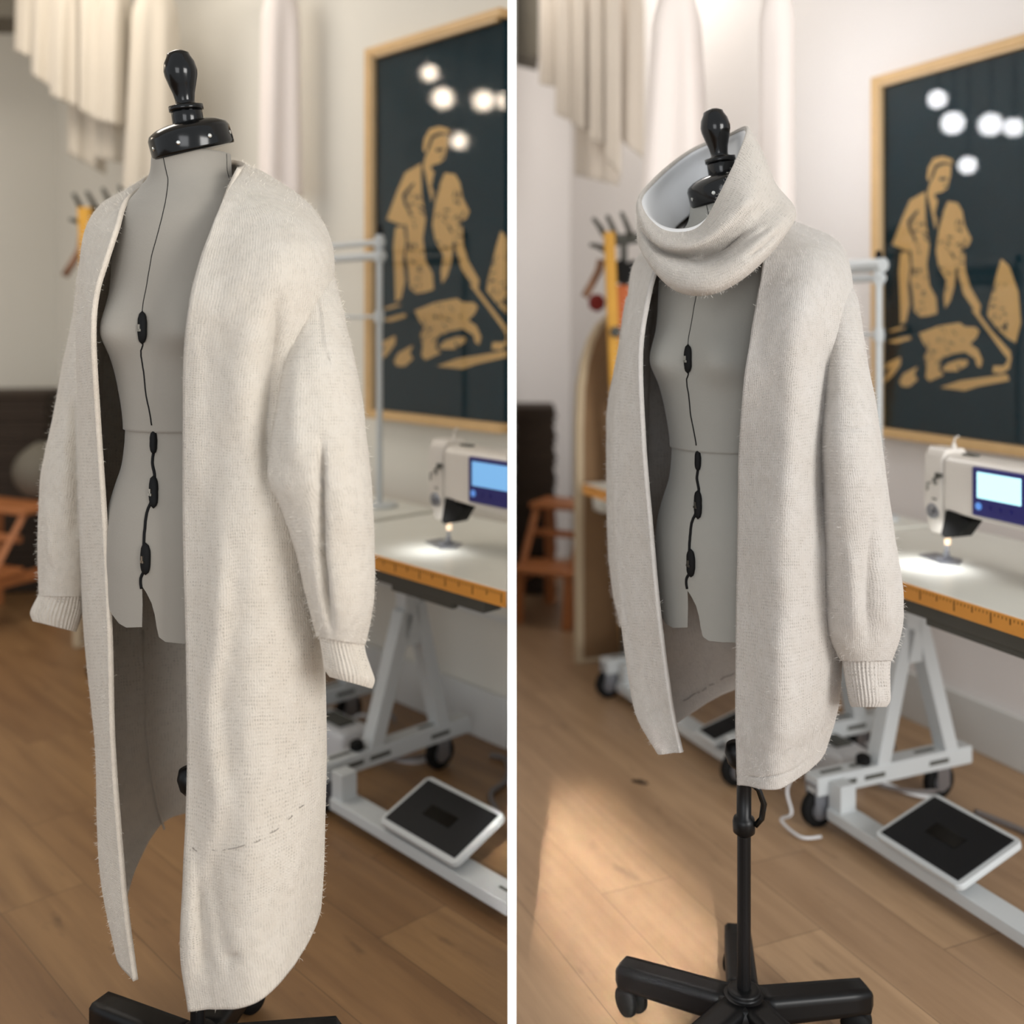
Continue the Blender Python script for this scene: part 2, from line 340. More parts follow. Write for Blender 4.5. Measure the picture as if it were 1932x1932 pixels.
def picture(bay, nn, uL, vT, vB, sref, width, label, cut=False, fw=.03):
    tl = bay.onwall(uL, vT, nn); bl = bay.onwall(uL, vB, nn)
    s0 = tl.dot(bay.d); z1, z0 = tl.z, bl.z; s1 = s0+width
    root = thing('framed_print', bay.P((s0+s1)/2, nn, z0), label, 'picture')
    f = MB(); zc = (z0+z1)/2; hh = z1-z0; T = .05
    if cut: s1 += fw
    wm = s1-s0-2*fw; cm = (s0+s1)/2; rw = wm+(fw if cut else 0); rc = cm+(fw/2 if cut else 0)
    for (sc_, zc_, ws, hz) in ((s0+fw/2, zc, fw, hh), (s1-fw/2, zc, fw, hh), (cm, z1-fw/2, wm, fw), (cm, z0+fw/2, wm, fw)):
        if cut and sc_ > cm+.01: continue
        f.box(bay.P(sc_, nn-T/2, zc_), (ws, T, hz), bay.ax)
    f.build('frame', M['oak'], root, bevel=.003)
    g = MB()
    for (sc_, zc_, ws, hz) in ((s0+fw+.005, zc, .01, hh-2*fw), ((s0+s1)/2, z1-fw-.005, width-2*fw-.02, .01)):
        g.box(bay.P(sc_, nn-.035, zc_), (ws, .02, hz), bay.ax)
    tag(g.build('inner_lip', M['oakface'], root), 'paler inner edge of the oak frame')
    p = MB(); npr = nn-.012
    p.box(bay.P((s0+s1)/2, npr, zc), (wm, .006, hh-2*fw), bay.ax)
    # the two-colour figure: positions are carried over from the left picture's own plane
    so, zo = sref; asc = (1, 1) if bay is L else (.76, .93)
    def loc(u, v):
        q = L.onwall(u, v, NL-.015); return ((q.dot(L.d)-so[0])*asc[0], (q.z-so[1])*asc[1])
    lim = s1-fw-.002
    def poly(pts, mi, dn):
        q = []
        for u, v in pts:
            a, z = loc(u, v); q.append(bay.P(min(max(s0+a, s0+fw), lim), npr-dn, z0+z))
        k = len(p.v); p.add(q, [tuple(range(len(q)))], mi)
    for i, a in enumerate(ART): poly(a, 1, .0045+.00003*i)
    for i, a in enumerate(DARK): poly(a, 0, .0056+.00003*i)
    rnd = random.Random(5)
    for k in range(95):
        z_ = rnd.random()
        if z_ < .33: cu, cv = rnd.uniform(770, 800), rnd.uniform(350, 545)
        elif z_ < .6: cu, cv = rnd.uniform(826, 880), rnd.uniform(345, 500)
        elif z_ < .8: cu, cv = rnd.uniform(928, 962), rnd.uniform(480, 590)
        else: cu, cv = rnd.uniform(790, 880), rnd.uniform(570, 660)
        an = rnd.uniform(0, PI); ln = rnd.uniform(3, 9); wd = rnd.uniform(.8, 2.2); pts = []
        for j in range(7):
            t = 2*PI*j/7; x = ln*math.cos(t)*rnd.uniform(.7, 1.2); y = wd*math.sin(t); pts.append((cu+x*math.cos(an)-y*math.sin(an), cv+x*math.sin(an)+y*math.cos(an)))
        poly(pts, 0, .0062+.00002*k)
    p.build('print', [M['navy'], M['tan']], root)
    gl = MB(); gl.box(bay.P((s0+s1)/2, nn-.028, zc), (wm, .003, hh-2*fw), bay.ax); gl.build('glass', M['glass'], root)
    return s0, z0
qt = L.onwall(708, 97, NL-.0); qb = L.onwall(708, 786, NL)
refL = (qt.dot(L.d), qb.z)
wL_ = -(.729*(NL-.05))/.684-refL[0]-.045-.0117
picture(L, NL, 708, 97, 786, (refL, 0), wL_, 'oak framed print of a man in short sleeves, behind the long cardigan', True)
qt = R.onwall(1663, 149, NR); qb = R.onwall(1663, 820, NR)
picture(R, NR, 1663, 149, 820, (refL, 0), 1.05, 'oak framed print of a man in short sleeves, above the cyan screen')
# lamps mirrored in the picture glass
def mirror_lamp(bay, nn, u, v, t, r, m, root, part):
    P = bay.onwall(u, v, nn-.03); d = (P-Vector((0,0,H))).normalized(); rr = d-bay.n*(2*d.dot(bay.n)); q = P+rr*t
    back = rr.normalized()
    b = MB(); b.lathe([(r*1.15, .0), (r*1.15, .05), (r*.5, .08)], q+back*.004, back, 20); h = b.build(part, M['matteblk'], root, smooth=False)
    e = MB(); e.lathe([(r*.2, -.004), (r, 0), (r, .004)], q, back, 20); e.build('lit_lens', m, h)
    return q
rootL = thing('spotlight_rail', (-4.0, 4.1, 3.3), 'ceiling rail of warm spotlights over the left room, mirrored in the picture glass', 'spotlights')
qs = [mirror_lamp(L, NL, u, v, 3.9, r, M['bulbL'], rootL, 'spotlight') for u, v, r in ((810,138,.05),(835,185,.065),(912,190,.065),(952,190,.05),(866,266,.05))]
b = MB(); xs = sorted(qs, key=lambda q: q.x)
b.tube([(xs[0].x-.1, xs[0].y, 3.3), (xs[-1].x+.1, xs[-1].y, 3.3)], .015)
for q in qs: b.tube([(q.x, q.y, q.z+.02), (q.x, q.y, 3.3)], .004, 6)
b.build('rail', M['matteblk'], rootL)
rootR = thing('spotlight_rail', (.55, 3.6, 3.3), 'ceiling rail of white spotlights behind the large white gown, mirrored in the picture glass', 'spotlights')
qs = []
for u, v, r in ((1768,187,.036),(1797,232,.044),(1868,235,.044),(1912,240,.036),(1825,312,.034)):
    t = {1768:.80,1797:.82,1868:.87,1912:.9,1825:.83}[u]
    P = R.onwall(u, v, NR-.03); d = (P-Vector((0,0,H))).normalized()
    qs.append(mirror_lamp(R, NR, u, v, t*1.09, r, M['bulbR'], rootR, 'spotlight'))
b = MB()
for q in qs: b.tube([(q.x-.01, q.y, q.z+.02), (q.x-.01, q.y, 3.33)], .003, 6)
b.build('rail', M['matteblk'], rootR)
# ------------------------------------------------------------------ sewing tables
def lim_s(bay, n, s):                         # in the left room a table stops at the partition
    if bay is L:
        mx = -(.729*n+XP+.002)/.684
        return min(s, mx)
    return s
def caster(root, p, r=.05, ax=None, m='matteblk'):
    ax = ax or (Vector((1,0,0)),)
    p = Vector(p); dd = Vector(ax[0]); q = Vector((p.x, p.y, r))
    b = MB(); b.lathe([(r*.7, -.014), (r, -.010), (r, .010), (r*.7, .014)], q, dd, 24); o = b.build('caster', M[m], root, smooth=False, bevel=.002)
    b = MB(); b.lathe([(r*.55, -.016), (r*.55, .016)], q, dd, 20)
    side = dd.cross(Vector((0,0,1)))
    for e in (-1, 1): b.box(q+dd*(e*.019)+Vector((0,0,r*.55)), (.004, r*.9, r*1.7), (dd, side, Vector((0,0,1))))
    b.box(q+Vector((0,0,r*1.35)), (.045, r*1.0, .008), (dd, side, Vector((0,0,1))))
    b.build('fork', M['silver'], o)
    return o
def table(bay, s0, s1, n0, n1, k, label, legs, pedal, ticks=True, tray=True):
    """a table set along the wall; k holds the leg frame offsets"""
    CLAMP[0] = bay is L
    root = thing('sewing_table', bay.P((s0+min(s1, s0+1))/2, (n0+n1)/2, 0), label, 'table')
    zt = .735; b = MB()
    pts = [bay.P(s0, n0, zt-.035), bay.P(lim_s(bay, n0, s1), n0, zt-.035), bay.P(lim_s(bay, n1, s1), n1, zt-.035), bay.P(s0, n1, zt-.035)]
    b.prism(pts, (0,0,.035)); b.build('tabletop', M['tablet'], root, bevel=.003)
    b = MB(); e0, e1 = s0+.002, lim_s(bay, n0, s1)-.004
    b.box(bay.P((e0+e1)/2, n0-.003, zt-.020), (e1-e0, .006, .036), bay.ax)
    band = tag(b.build('edge_band', M['orange'], root), 'orange measuring strip along the front edge')
    b = MB(); s = e1-.01; i = 0
    while s > e0+.01:
        big = i % 10 == 0; mid = i % 5 == 0
        b.box(bay.P(s, n0-.0065, zt-.004-(.022 if big else .013 if mid else .006)/2-.002), (.0022 if big or mid else .0009, .001, .022 if big else .013 if mid else .006), bay.ax); s -= .01; i += 1
    b.build('ruler_marks', M['tick'], band)
    if tray:
        b = MB(); t1 = lim_s(bay, n0+.10, s1)-.01
        b.box(bay.P((s0+.24+t1)/2, n0+.06, zt-.060), (t1-s0-.24, .06, .045), bay.ax); b.box(bay.P((s0+.24+t1)/2, n0+.05, zt-.09), ((t1-s0-.24)*.5, .02, .02), bay.ax)
        tag(b.build('under_rail', M['dgrey'], root, bevel=.004), 'dark grey rail under the table front')
    for ls in legs:
        nf, nb, nc = k['nf'], k['nb'], k['nc']
        b = MB(); b.box(bay.P(ls, (nf+nb)/2, .115), (.055, nb-nf, .05), bay.ax); foot = b.build('foot_beam', M['steel'], root, bevel=.004)
        for q in (.12, .3, .72):
            b = MB(); b.box(bay.P(ls, nf+(nb-nf)*q, .1405), (.012, .07, .002), bay.ax); b.build('slot', M['dgrey'], foot)
            b = MB(); b.box(bay.P(ls+.028, nf+(nb-nf)*(q+.05), .115), (.002, .07, .012), bay.ax); b.build('slot', M['dgrey'], foot)
        def strut(a, c, w, name):
            A = bay.P(ls, *a); C_ = bay.P(ls, *c); t = (C_-A).normalized(); X = bay.d; Y_ = t.cross(X)
            q = MB(); q.box((A+C_)/2, (.05, w, (C_-A).length), (X, Y_, t)); return q.build(name, M['steel'], root, bevel=.004)
        strut((nc, .40), (nc, .70), .055, 'column')
        strut((k['fs'], .13), (nc-.015, .50), .045, 'front_strut'); strut((k['rs'], .13), (nc+.025, .52), .045, 'rear_strut')
        b = MB(); b.box(bay.P(ls+.0, nc+.0, .69), (.06, .34, .02), bay.ax); b.build('bracket', M['steel'], root, bevel=.003)
        b = MB(); b.lathe([(.016,0),(.02,.004),(.02,.02),(.012,.026)], bay.P(ls, k['fs']-.05, .14), (0,0,1), 20); tag(b.build('knob', M['matteblk'], root), 'black round knob on the foot beam')
        for nn in (nf+.02, nb-.10): caster(root, bay.P(ls+.0, nn, 0), .049, (bay.d,))
    if pedal:
        ps0, ps1, pn0, pn1, bs, be, bn = pedal
        be = be+0.0
        b = MB(); b.box(bay.P((bs+be)/2, bn, .045), (be-bs, .07, .03), bay.ax)
        pb = b.build('pedal_beam', M['steel'], root, bevel=.003)
        b = MB(); b.box(bay.P(bs+.02, bn, .085), (.05, .05, .09), bay.ax); b.build('drop_bracket', M['steel'], root, bevel=.003)
        b = MB()
        if be-ps1 > .1: b.box(bay.P((ps1+be)/2+.06, bn, .0612), ((be-ps1)*.5, .008, .001), bay.ax); b.build('slot', M['dgrey'], pb)
        A = bay.P(ps0, pn0, .085); B = bay.P(ps1, pn0, .085); Cc = bay.P(ps1, pn1, .15); D = bay.P(ps0, pn1, .15)
        X = bay.d; Y_ = (D-A).normalized(); N_ = X.cross(Y_); c = (A+Cc)/2; wx = (B-A).length; wy = (D-A).length
        b = MB(); r_ = .018; ps = []
        for cx_, cy_, a0 in ((1,1,0),(-1,1,90),(-1,-1,180),(1,-1,270)):
            for j in range(6):
                an = math.radians(a0+j*18); ps.append(c+X*(cx_*(wx/2-r_)+r_*math.cos(an))+Y_*(cy_*(wy/2-r_)+r_*math.sin(an)))
        b.prism(ps, N_*-.016); b.box(c-N_*.035, (wx*.6, .03, .04), (X, Y_, N_)); pd = b.build('pedal', M['steel'], root, bevel=.003)
        b = MB(); b.box(c+N_*.0015, (wx-.028, wy-.028, .003), (X, Y_, N_)); mm = tag(b.build('tread_mat', M['rubbmat'], pd, bevel=.001), 'black tread mat inset in the pedal')
        b = MB(); b.box(c+N_*.0034, (wx*.34, wy*.2, .0012), (X, Y_, N_)); b.build('tread_plate', M['black'], mm)
    CLAMP[0] = False
    return root
kL = dict(nf=1.60, nb=2.12, nc=1.90, fs=1.77, rs=2.02)
kR = dict(nf=1.845, nb=2.39, nc=2.18, fs=2.07, rs=2.32)
table(L, -2.62, -1.0, 1.638, 2.17, kL, 'white sewing table with orange ruler edge, holding the machine beside the partition', [-2.47], (-2.185, -1.885, 1.585, 1.75, -2.42, -1.7, 1.63))
table(R, -2.38, -1.15, 1.831, 2.46, kR, 'white sewing table with orange ruler edge, at the right edge beside the short cardigan sleeve', [-2.27], (-2.045, -1.775, 1.85, 2.05, -2.24, -1.15, 1.905))
kL2 = dict(nf=1.56, nb=2.12, nc=1.90, fs=1.77, rs=2.02)
kR2 = dict(nf=1.79, nb=2.36, nc=2.14, fs=2.0, rs=2.25)
table(L, -4.15, -2.66, 1.60, 2.17, kL2, 'white sewing table behind the long cardigan, at the far left of the row', [-3.92, -2.95], None)
table(R, -3.52, -2.42, 1.81, 2.42, kR2, 'white sewing table with yellow edge, behind the short cardigan', [-3.33, -2.56], (-2.77, -2.66, 1.80, 2.06, -3.3, -2.62, 1.86))
# ------------------------------------------------------------------ sewing machines
def machine(bay, s_, n_, s_end, label, lcd, full):
    CLAMP[0] = bay is L; zt = .735; root = thing('sewing_machine', bay.P(s_, n_, zt), label, 'sewing machine')
    Pm = lambda a, b_, z: bay.P(s_+a, n_+b_, zt+z)
    X, Nn, Zz = bay.ax; ln = s_end-s_
    # arm: rounded box profile swept along the table
    def sweep(a0, a1, prof0, prof1, name, m, par, bev=.006):
        q = MB(); r0 = [Pm(a0, y, z) for y, z in prof0]; r1 = [Pm(a1, y, z) for y, z in prof1]
        q.rings([r0, r1], True, True, True); return q.build(name, m, par, bevel=bev)
    sweep(.03, ln, [(-.045,.135),(.06,.135),(.06,.262),(.03,.275),(-.03,.275),(-.045,.262)], [(-.052,.125),(.07,.125),(.07,.262),(.03,.275),(-.03,.275),(-.052,.262)], 'arm', M['mach'], root)
    q = MB(); pr = [(-.030,.288),(.030,.288),(.05,.262),(.05,.14),(.022,.068),(-.026,.068),(-.046,.14),(-.046,.262)]
    q.prism([Pm(-.035, y, z) for y, z in pr], X*.062); head = q.build('head', M['mach'], root, bevel=.006)
    q = MB(); q.prism([Pm(-.042, y*.8, z) for y, z in pr], X*.008); q.build('face_plate', M['mach'], head, bevel=.004)
    q = MB(); q.lathe([(.004,0),(.019,0),(.019,.007),(.012,.009),(.012,.004),(.007,.004),(.007,.012),(.0,.013)], Pm(-.006, -.04, .128), -Nn, 24); tag(q.build('tension_dial', M['silver'], head), 'round metal thread tension dial')
    q = MB()
    q.tube([Pm(.01,-.044,.215), Pm(.012,-.06,.212), Pm(.02,-.06,.2)], .0035, 8); q.tube([Pm(-.012,-.044,.2), Pm(-.012,-.056,.2), Pm(-.012,-.056,.18)], .002, 8); q.tube([Pm(-.02,-.04,.16), Pm(.01,-.05,.16)], .002, 8)
    q.box(Pm(.018,-.049,.222), (.02,.006,.01), bay.ax)
    q.build('thread_guide', M['dgrey'], head)
    q = MB(); q.tube([Pm(.02,0,.27), Pm(.02,0,.30)], .006, 10); q.tube([Pm(.02,0,.30), Pm(.024,0,.315), Pm(.035,0,.32)], .0025, 8); q.build('thread_post', M['mach'], root)
    q = MB(); q.box(Pm(.075,.0,.2775), (.04,.02,.005), bay.ax); q.build('oil_cap', M['dgrey'], root, bevel=.001)
    # belt/knee guard: dark wedge under the arm
    q = MB(); q.prism([Pm(.042,-.05,.140), Pm(.082,-.05,.136), Pm(.088,-.05,.126), Pm(.115,-.05,.122), Pm(.08,-.05,.078), Pm(.036,-.05,.066), Pm(.024,-.05,.074)], Nn*.05); tag(q.build('finger_guard', M['matteblk'], root, bevel=.004), 'black guard below the arm')
    q = MB(); q.lathe([(.007,0),(.007,-.022)], Pm(.0,0,.062), (0,0,1), 12); q.build('led_lamp', M['led'], root)
    q = MB(); q.tube([Pm(0,0,.06), Pm(0,0,.012)], .003, 8); q.tube([Pm(-.008,.004,.06), Pm(-.008,.004,.012)], .0045, 8); nb_ = q.build('needle_bar', M['silver'], root)
    q = MB(); q.box(Pm(-.004,-.006,.006), (.02,.035,.006), bay.ax); q.box(Pm(-.004,0,.014), (.012,.012,.014), bay.ax); q.build('presser_foot', M['silver'], nb_, bevel=.001)
    q = MB(); q.prism([Pm(-.07,-.03,.0008), Pm(.03,-.055,.0008), Pm(.055,-.02,.0008), Pm(.02,.03,.0008), Pm(-.07,.03,.0008)], (0,0,.0022)); q.build('needle_plate', M['silver'], root)
    # control panel
    e = min(ln-.004, .30) if full else ln; a0 = .135 if full else .150; wpan = e-a0
    q = MB(); q.box(Pm((a0+e)/2, -.056, .202), (wpan, .012, .118), bay.ax); pn = tag(q.build('control_panel', M['screenb'], root, bevel=.004), 'navy control panel')
    sw = min(wpan-.02, .125) if full else wpan-.02
    q = MB(); q.box(Pm(a0+.018+sw/2, -.0630, .219), (sw, .002, .062), bay.ax); tag(q.build('screen', lcd, pn), 'lit screen')
    q = MB(); q.lathe([(.009,0),(.009,.002),(.001,.003)], Pm(a0+.022,-.0625,.168), -Nn, 16)
    q.build('start_button', M['btn'], pn)
    for kk in range(1, 4 if full else 3):
        q = MB(); q.lathe([(.006,0),(.006,.0015),(.001,.002)], Pm(a0+.022+kk*.03,-.0625,.168), -Nn, 12); q.build('button', M['screenb'], pn)
    if full:
        sweep(ln-.01, ln+.11, [(-.052,.0),(.07,.0),(.07,.262),(.03,.275),(-.03,.275),(-.052,.262)], [(-.052,.0),(.07,.0),(.07,.262),(.03,.275),(-.03,.275),(-.052,.262)], 'pillar', M['mach'], root)
        q = MB(); q.lathe([(.055,0),(.06,.01),(.06,.03),(.045,.035)], Pm(ln+.112,0,.19), X, 28); q.build('hand_wheel', M['matteblk'], root)
    ld = bpy.data.lights.new('machine_led', 'SPOT'); ld.energy = 1.1 if not full else 2.4; ld.color = (.95,.97,1); ld.spot_size = 2.3; ld.spot_blend = 1; ld.shadow_soft_size = .03
    lo = bpy.data.objects.new('machine_led', ld); link(lo, root); lo.location = Vector((0,0,.115))-Nn*.085+X*.03
    CLAMP[0] = False
    return root
machine(L, -2.225, 1.853, -1.90, 'white sewing machine with blue lit screen on the table beside the partition', M['lcdL'], False)
machine(R, -2.045, 2.094, -1.70, 'white sewing machine with pale cyan lit screen on the table at the right edge', M['lcdR'], True)
# ------------------------------------------------------------------ dress forms
FL_L = dict(C=Vector((-.590,1.90,0)), k=.00095, zA=1.36+595*.00095, yaw=15, tilt=0, map=lambda u: u, pole=(-.550,1.855), u0=345)
FL_R = dict(C=Vector((.3905,1.98,0)), k=.000891, zA=1.36+476*.00099, yaw=43, tilt=0.8, map=lambda u: .9*u+1056, pole=(.4300,1.965), u0=345)
TORSO = [(286,73,72,-30),(300,74,73,-30),(320,76,72,-29),(335,82,71,-27),(348,93,70,-22),(364,102,72,-14),(385,120,78,-6),(410,130,86,0),(450,136,94,0),(500,138,100,0),(560,139,104,0),(620,140,106,0),(680,134,103,0),(740,122,98,0),(790,114,94,0),(822,112,93,0)]
HIPS = [(808,108,89,0),(850,110,91,0),(890,116,95,0),(930,130,102,0),(970,143,108,0),(1010,150,112,0),(1060,152,114,0),(1110,151,112,0),(1170,149,110,0),(1230,146,108,0),(1300,143,106,0)]
def interp(tab, v):
    if v <= tab[0][0]: return tab[0][1:]
    for i in range(len(tab)-1):
        if v <= tab[i+1][0]:
            a, b = tab[i], tab[i+1]; t = (v-a[0])/(b[0]-a[0]); p = tab[max(0,i-1)]; q = tab[min(len(tab)-1,i+2)]
            return tuple(cr(p[j], a[j], b[j], q[j], t) for j in range(1, len(a)))
    return tab[-1][1:]
def bodypt(v, th, tab):
    a, b, fc = interp(tab, v); l = a*math.sin(th); c = math.cos(th); f = fc+b*c
    if c > 0 and 480 < v < 760:
        up = 62 if v < 625 else 42
        f += 36*math.exp(-((v-625)/up)**2)*math.exp(-((abs(l)-72)/52)**2)*min(1, c*1.6)
        l *= 1+.10*math.exp(-((v-625)/60)**2)*c
    return l, f
def dress_form(S, label, grey, fullhide=False):
    yaw = math.radians(S['yaw']); Lx = Vector((math.cos(yaw), -math.sin(yaw), 0)); Fx = Vector((-math.sin(yaw), -math.cos(yaw), 0))
    k, C, zA = S['k'], S['C'], S['zA']; tl = math.tan(math.radians(S['tilt']))
    def W(l, f, v):
        p = C+Lx*(l*k)+Fx*(f*k); p.z = zA-k*(v if v < 595 else 595+(v-595)*.958); p.x -= (820-v)*k*tl; return p
    px, py = S['pole']
    root = thing('dress_form', (px, py, 0), label, 'dress form')
    N = 96
    def shell(tab, v0, v1, step, name, cap0=False, cap1=False):
        b = MB(); rs = []; v = v0
        while v <= v1+.01:
            rs.append([W(*bodypt(v, 2*PI*i/N, tab), v) for i in range(N)]); v += step
        b.rings(rs, True, cap0, cap1); return b, rs
    b, rT = shell(TORSO, 286, 818, 5, 'bust', True, True); bust = b.build('bust', grey, root, smooth=True)
    b, _ = shell(HIPS, 810, 1280, 5, 'hips', True, True)
    hips = b.build('hips', grey, root, smooth=True)
    # crotch notch and trimmed leg ends are cut out of the hip block
    cut = [(268,1106),(269,1140),(268,1183),(238,1184),(224,1176),(212,1160),(204,1146),(120,1140),(120,1420),(560,1420),(560,1217),(340,1214),(312,1211),(300,1202),(296,1185),(292,1160),(286,1138),(276,1118)]
    cc = [(S['map'](u), (v if S['C'].x < 0 else .9*v+119)) for u, v in cut]; q = MB()
    q.rings([[at(u, v, C.y-.3) for u, v in cc], [at(u, v, C.y+.3) for u, v in cc]], True, True, True)
    ct = q.build('cutter', grey); md = hips.modifiers.new('notch', 'BOOLEAN'); md.operation = 'DIFFERENCE'; md.solver = 'EXACT'; md.object = ct
    dg = bpy.context.evaluated_depsgraph_get(); nm = bpy.data.meshes.new_from_object(hips.evaluated_get(dg)); hips.modifiers.clear(); hips.data = nm
    bpy.data.objects.remove(ct)
    nm.polygons.foreach_set('use_smooth', [True]*len(nm.polygons)); bm = bmesh.new(); bm.from_mesh(nm)
    for e in bm.edges:
        if len(e.link_faces) == 2 and e.calc_face_angle(0) > .7: e.smooth = False
    bm.to_mesh(nm); bm.free()
    # centre front: black adjusting channel with dials
    cf = [(306,292),(314,330),(317,350),(310,400),(297,450),(286,490),(275,550),(269,585),(270,645),(266,665),(271,700),(275,740),(282,775),(287,806)]
    cf2 = [(288,820),(290,850),(288,872),(292,900),(286,940),(277,965),(273,1000),(272,1030),(276,1060),(266,1085),(268,1108)]
    def surf(u, v, tab, off=1.5):
        best = None
        for i in range(-200, 201):
            th = math.radians(i*.25); l, f = bodypt(v, th, tab); uu = pix(W(l, f, v))[0]
            if best is None or abs(uu-S['map'](u)) < best[0]: best = (abs(uu-S['map'](u)), l, f, th)
        _, l, f, th = best; return W(l+off*math.sin(th), f+off*math.cos(th), v)
    def dense(c, tab):
        o = []
        for i in range(len(c)-1):
            p0 = c[max(0,i-1)]; p1 = c[i]; p2 = c[i+1]; p3 = c[min(len(c)-1,i+2)]
            for j in range(5): t = j/5; o.append(surf(cr(p0[0],p1[0],p2[0],p3[0],t), cr(p0[1],p1[1],p2[1],p3[1],t), tab, .2))
        return o
    b = MB(); pts = dense(cf, TORSO); b.tube(pts, [.0007 if i < len(pts)*.55 else .0013 for i in range(len(pts))], 6); tag(b.build('front_seam', M['matteblk'], bust, smooth=True), 'thin black centre seam')
    b = MB(); b.tube(dense(cf2, HIPS), .0028, 6); b.build('front_seam', M['matteblk'], hips, smooth=True)
    for (u, v, ln, wd, tab, par, dial) in ((268,618,31,9,TORSO,bust,1),(289,834,22,7,HIPS,hips,0),(289,925,30,9,HIPS,hips,1),(274,1048,30,10,HIPS,hips,1)):
        c = surf(u+2, v, tab, 0); fx = (Fx*.8+Lx*-.15).normalized(); b = MB(); rr = []
        for i in range(13):
            a = -1+2*i/12; s_ = (1-abs(a)**3)**.5 if abs(a) < 1 else .05; cc = surf(u+2, v+a*ln, tab, 0)
            rr.append([cc+Lx*(wd*s_*k*math.cos(2*PI*j/14))+Fx*((2.5+6*s_*math.sin(2*PI*j/14))*k) for j in range(14)])
        b.rings(rr, True, True, True); pod = b.build('dial_housing', M['matteblk'], par, smooth=True)
        if dial:
            b = MB(); sl_ = (Fx*.9-Lx*.45).normalized(); sx_ = sl_.cross(Vector((0,0,1))); b.box(c+Fx*.0076-Lx*.003, (.0045,.002,.0115), (sx_, sl_, Vector((0,0,1)))); b.box(c+Fx*.0076-Lx*.003-Vector((0,0,.004)), (.010,.002,.004), (sx_, sl_, Vector((0,0,1)))); tag(b.build('dial', M['chrome'], pod), 'small silver dial numeral')
    # side neck seams
    b = MB(); b.tube([surf(u, v, TORSO, .2) for u, v in ((424,262+26),(428,300),(436,325),(447,345))] if False else [W(*[c_*1.004 for c_ in bodypt(v, math.radians(92-(v-286)*.05), TORSO)], v) for v in range(288, 352, 8)], .0006, 5); b.build('side_seam', M['matteblk'], bust)
    # neck cap, screws and finial
    tt = math.radians(17); TD = Fx*.80-Lx*.60; A = (TD*math.sin(tt)+Vector((0,0,1))*math.cos(tt)).normalized()
    O = W(5, -20, 262)
    P_ = lambda r, h: (r*k, h*k)
    b = MB(); b.lathe([P_(70,-22),P_(77,-21),P_(78,-16),P_(77,14),P_(73,22),P_(60,30),P_(42,35),P_(27,36)], O, A, 48); cap = b.build('neck_cap', M['black'], root, smooth=True); A2 = (TD*math.sin(math.radians(9))+Vector((0,0,1))*math.cos(math.radians(9))).normalized()
    X = A.orthogonal().normalized()
    for an in range(0, 360, 45):
        a2 = math.radians(an+12); rad = (Lx*math.sin(a2)+Fx*math.cos(a2)); rad = (rad-A*rad.dot(A)).normalized()
        b = MB(); b.lathe([P_(4,0),P_(4,1.5),P_(2,2.5)], O+rad*(77*k)-A*(2*k), rad, 10); b.build('screw', M['chrome'], cap)
    b = MB(); b.lathe([P_(28,30),P_(29,33),P_(29,62),P_(24,67),P_(18,70),P_(18,76),P_(20,88),P_(25,104),P_(30,122),P_(31,132),P_(28,147),P_(22,158),P_(20,164),P_(10,169),P_(2,170)], O, A2, 40)
    b.lathe([P_(32,56),P_(32,66)], O, A2, 40); b.build('finial', M['black'], root, smooth=True)
    # stand
    zt = zA-k*1190
    b = MB(); b.tube([(px,py,.06),(px,py,.62)], .0125, 20); b.build('lower_pole', M['satin'], root, smooth=False)
    b = MB(); b.tube([(px,py,.43),(px,py,zt+.02)], .0085, 20); b.build('upper_pole', M['satin'], root)
    b = MB()
    for i in range(30): b.lathe([(.0012,0),(.0012,.0006)], (px-.0095, py-.0068, .15+i*.013), (-.8,-.55,0), 6)
    b.build('height_marks', M['chrome'], root)
    if True:
        zc = .415
        b = MB(); b.lathe([(.013,-.018),(.020,-.012),(.021,.006),(.019,.014),(.0135,.018),(.0135,.085),(.016,.09),(.017,.11),(.012,.125)], (px,py,zc), (0,0,1), 24); cl = b.build('height_clamp', M['satin'], root, smooth=True)
        b = MB(); b.tube([(px+.008,py-.012,zc+.085),(px+.024,py-.012,zc+.072),(px+.034,py-.012,zc+.045),(px+.030,py-.012,zc+.018),(px+.018,py-.012,zc+.004)], [.005,.0055,.006,.0055,.005], 10); b.build('clamp_lever', M['black'], cl, smooth=True)
        b = MB(); b.lathe([(.014,0),(.020,.01),(.021,.03),(.014,.045)], (px-.008,py,zc+.11), (-.25,0,1), 20); b.build('release_knob', M['satin'], cl, smooth=True)
    b = MB(); b.lathe([(.056,.045),(.058,.085),(.048,.100),(.030,.103),(.030,.112),(.020,.114)], (px,py,0), (0,0,1), 32); hub = b.build('base_hub', M['satin'], root, smooth=False, bevel=.003)
    for an in (9, 81, 153, 225, 297):
        a2 = math.radians(an); dv = Vector((math.cos(a2), math.sin(a2), 0)); sd = Vector((-dv.y, dv.x, 0)); b = MB(); rr = []
        for i in range(11):
            t = i/10; r_ = .03+.215*t; hw = .029-.002*t; hh = .026-.003*t; zc_ = .076-.002*t
            if i == 10: hw *= .55; hh *= .55; r_ += .004
            if i == 9: r_ = .03+.215*.97; hw *= .95
            rr.append([Vector((px,py,zc_))+dv*r_+sd*(hw*max(-1,min(1,1.25*math.cos(q))))+Vector((0,0,hh*max(-1,min(1,1.25*math.sin(q))))) for q in [2*PI*j/20 for j in range(20)]])
        b.rings(rr, True, True, True); lg = b.build('base_leg', M['satin'], root, smooth=True)
        c = Vector((px,py,.028))+dv*.222
        b = MB(); sw = Vector((math.cos(a2+1.0), math.sin(a2+1.0), 0))
        for e in (-1, 1): b.lathe([(.015,0),(.027,.003),(.028,.008),(.026,.016),(.01,.018)], c+sw*(e*.004), sw*e, 24)
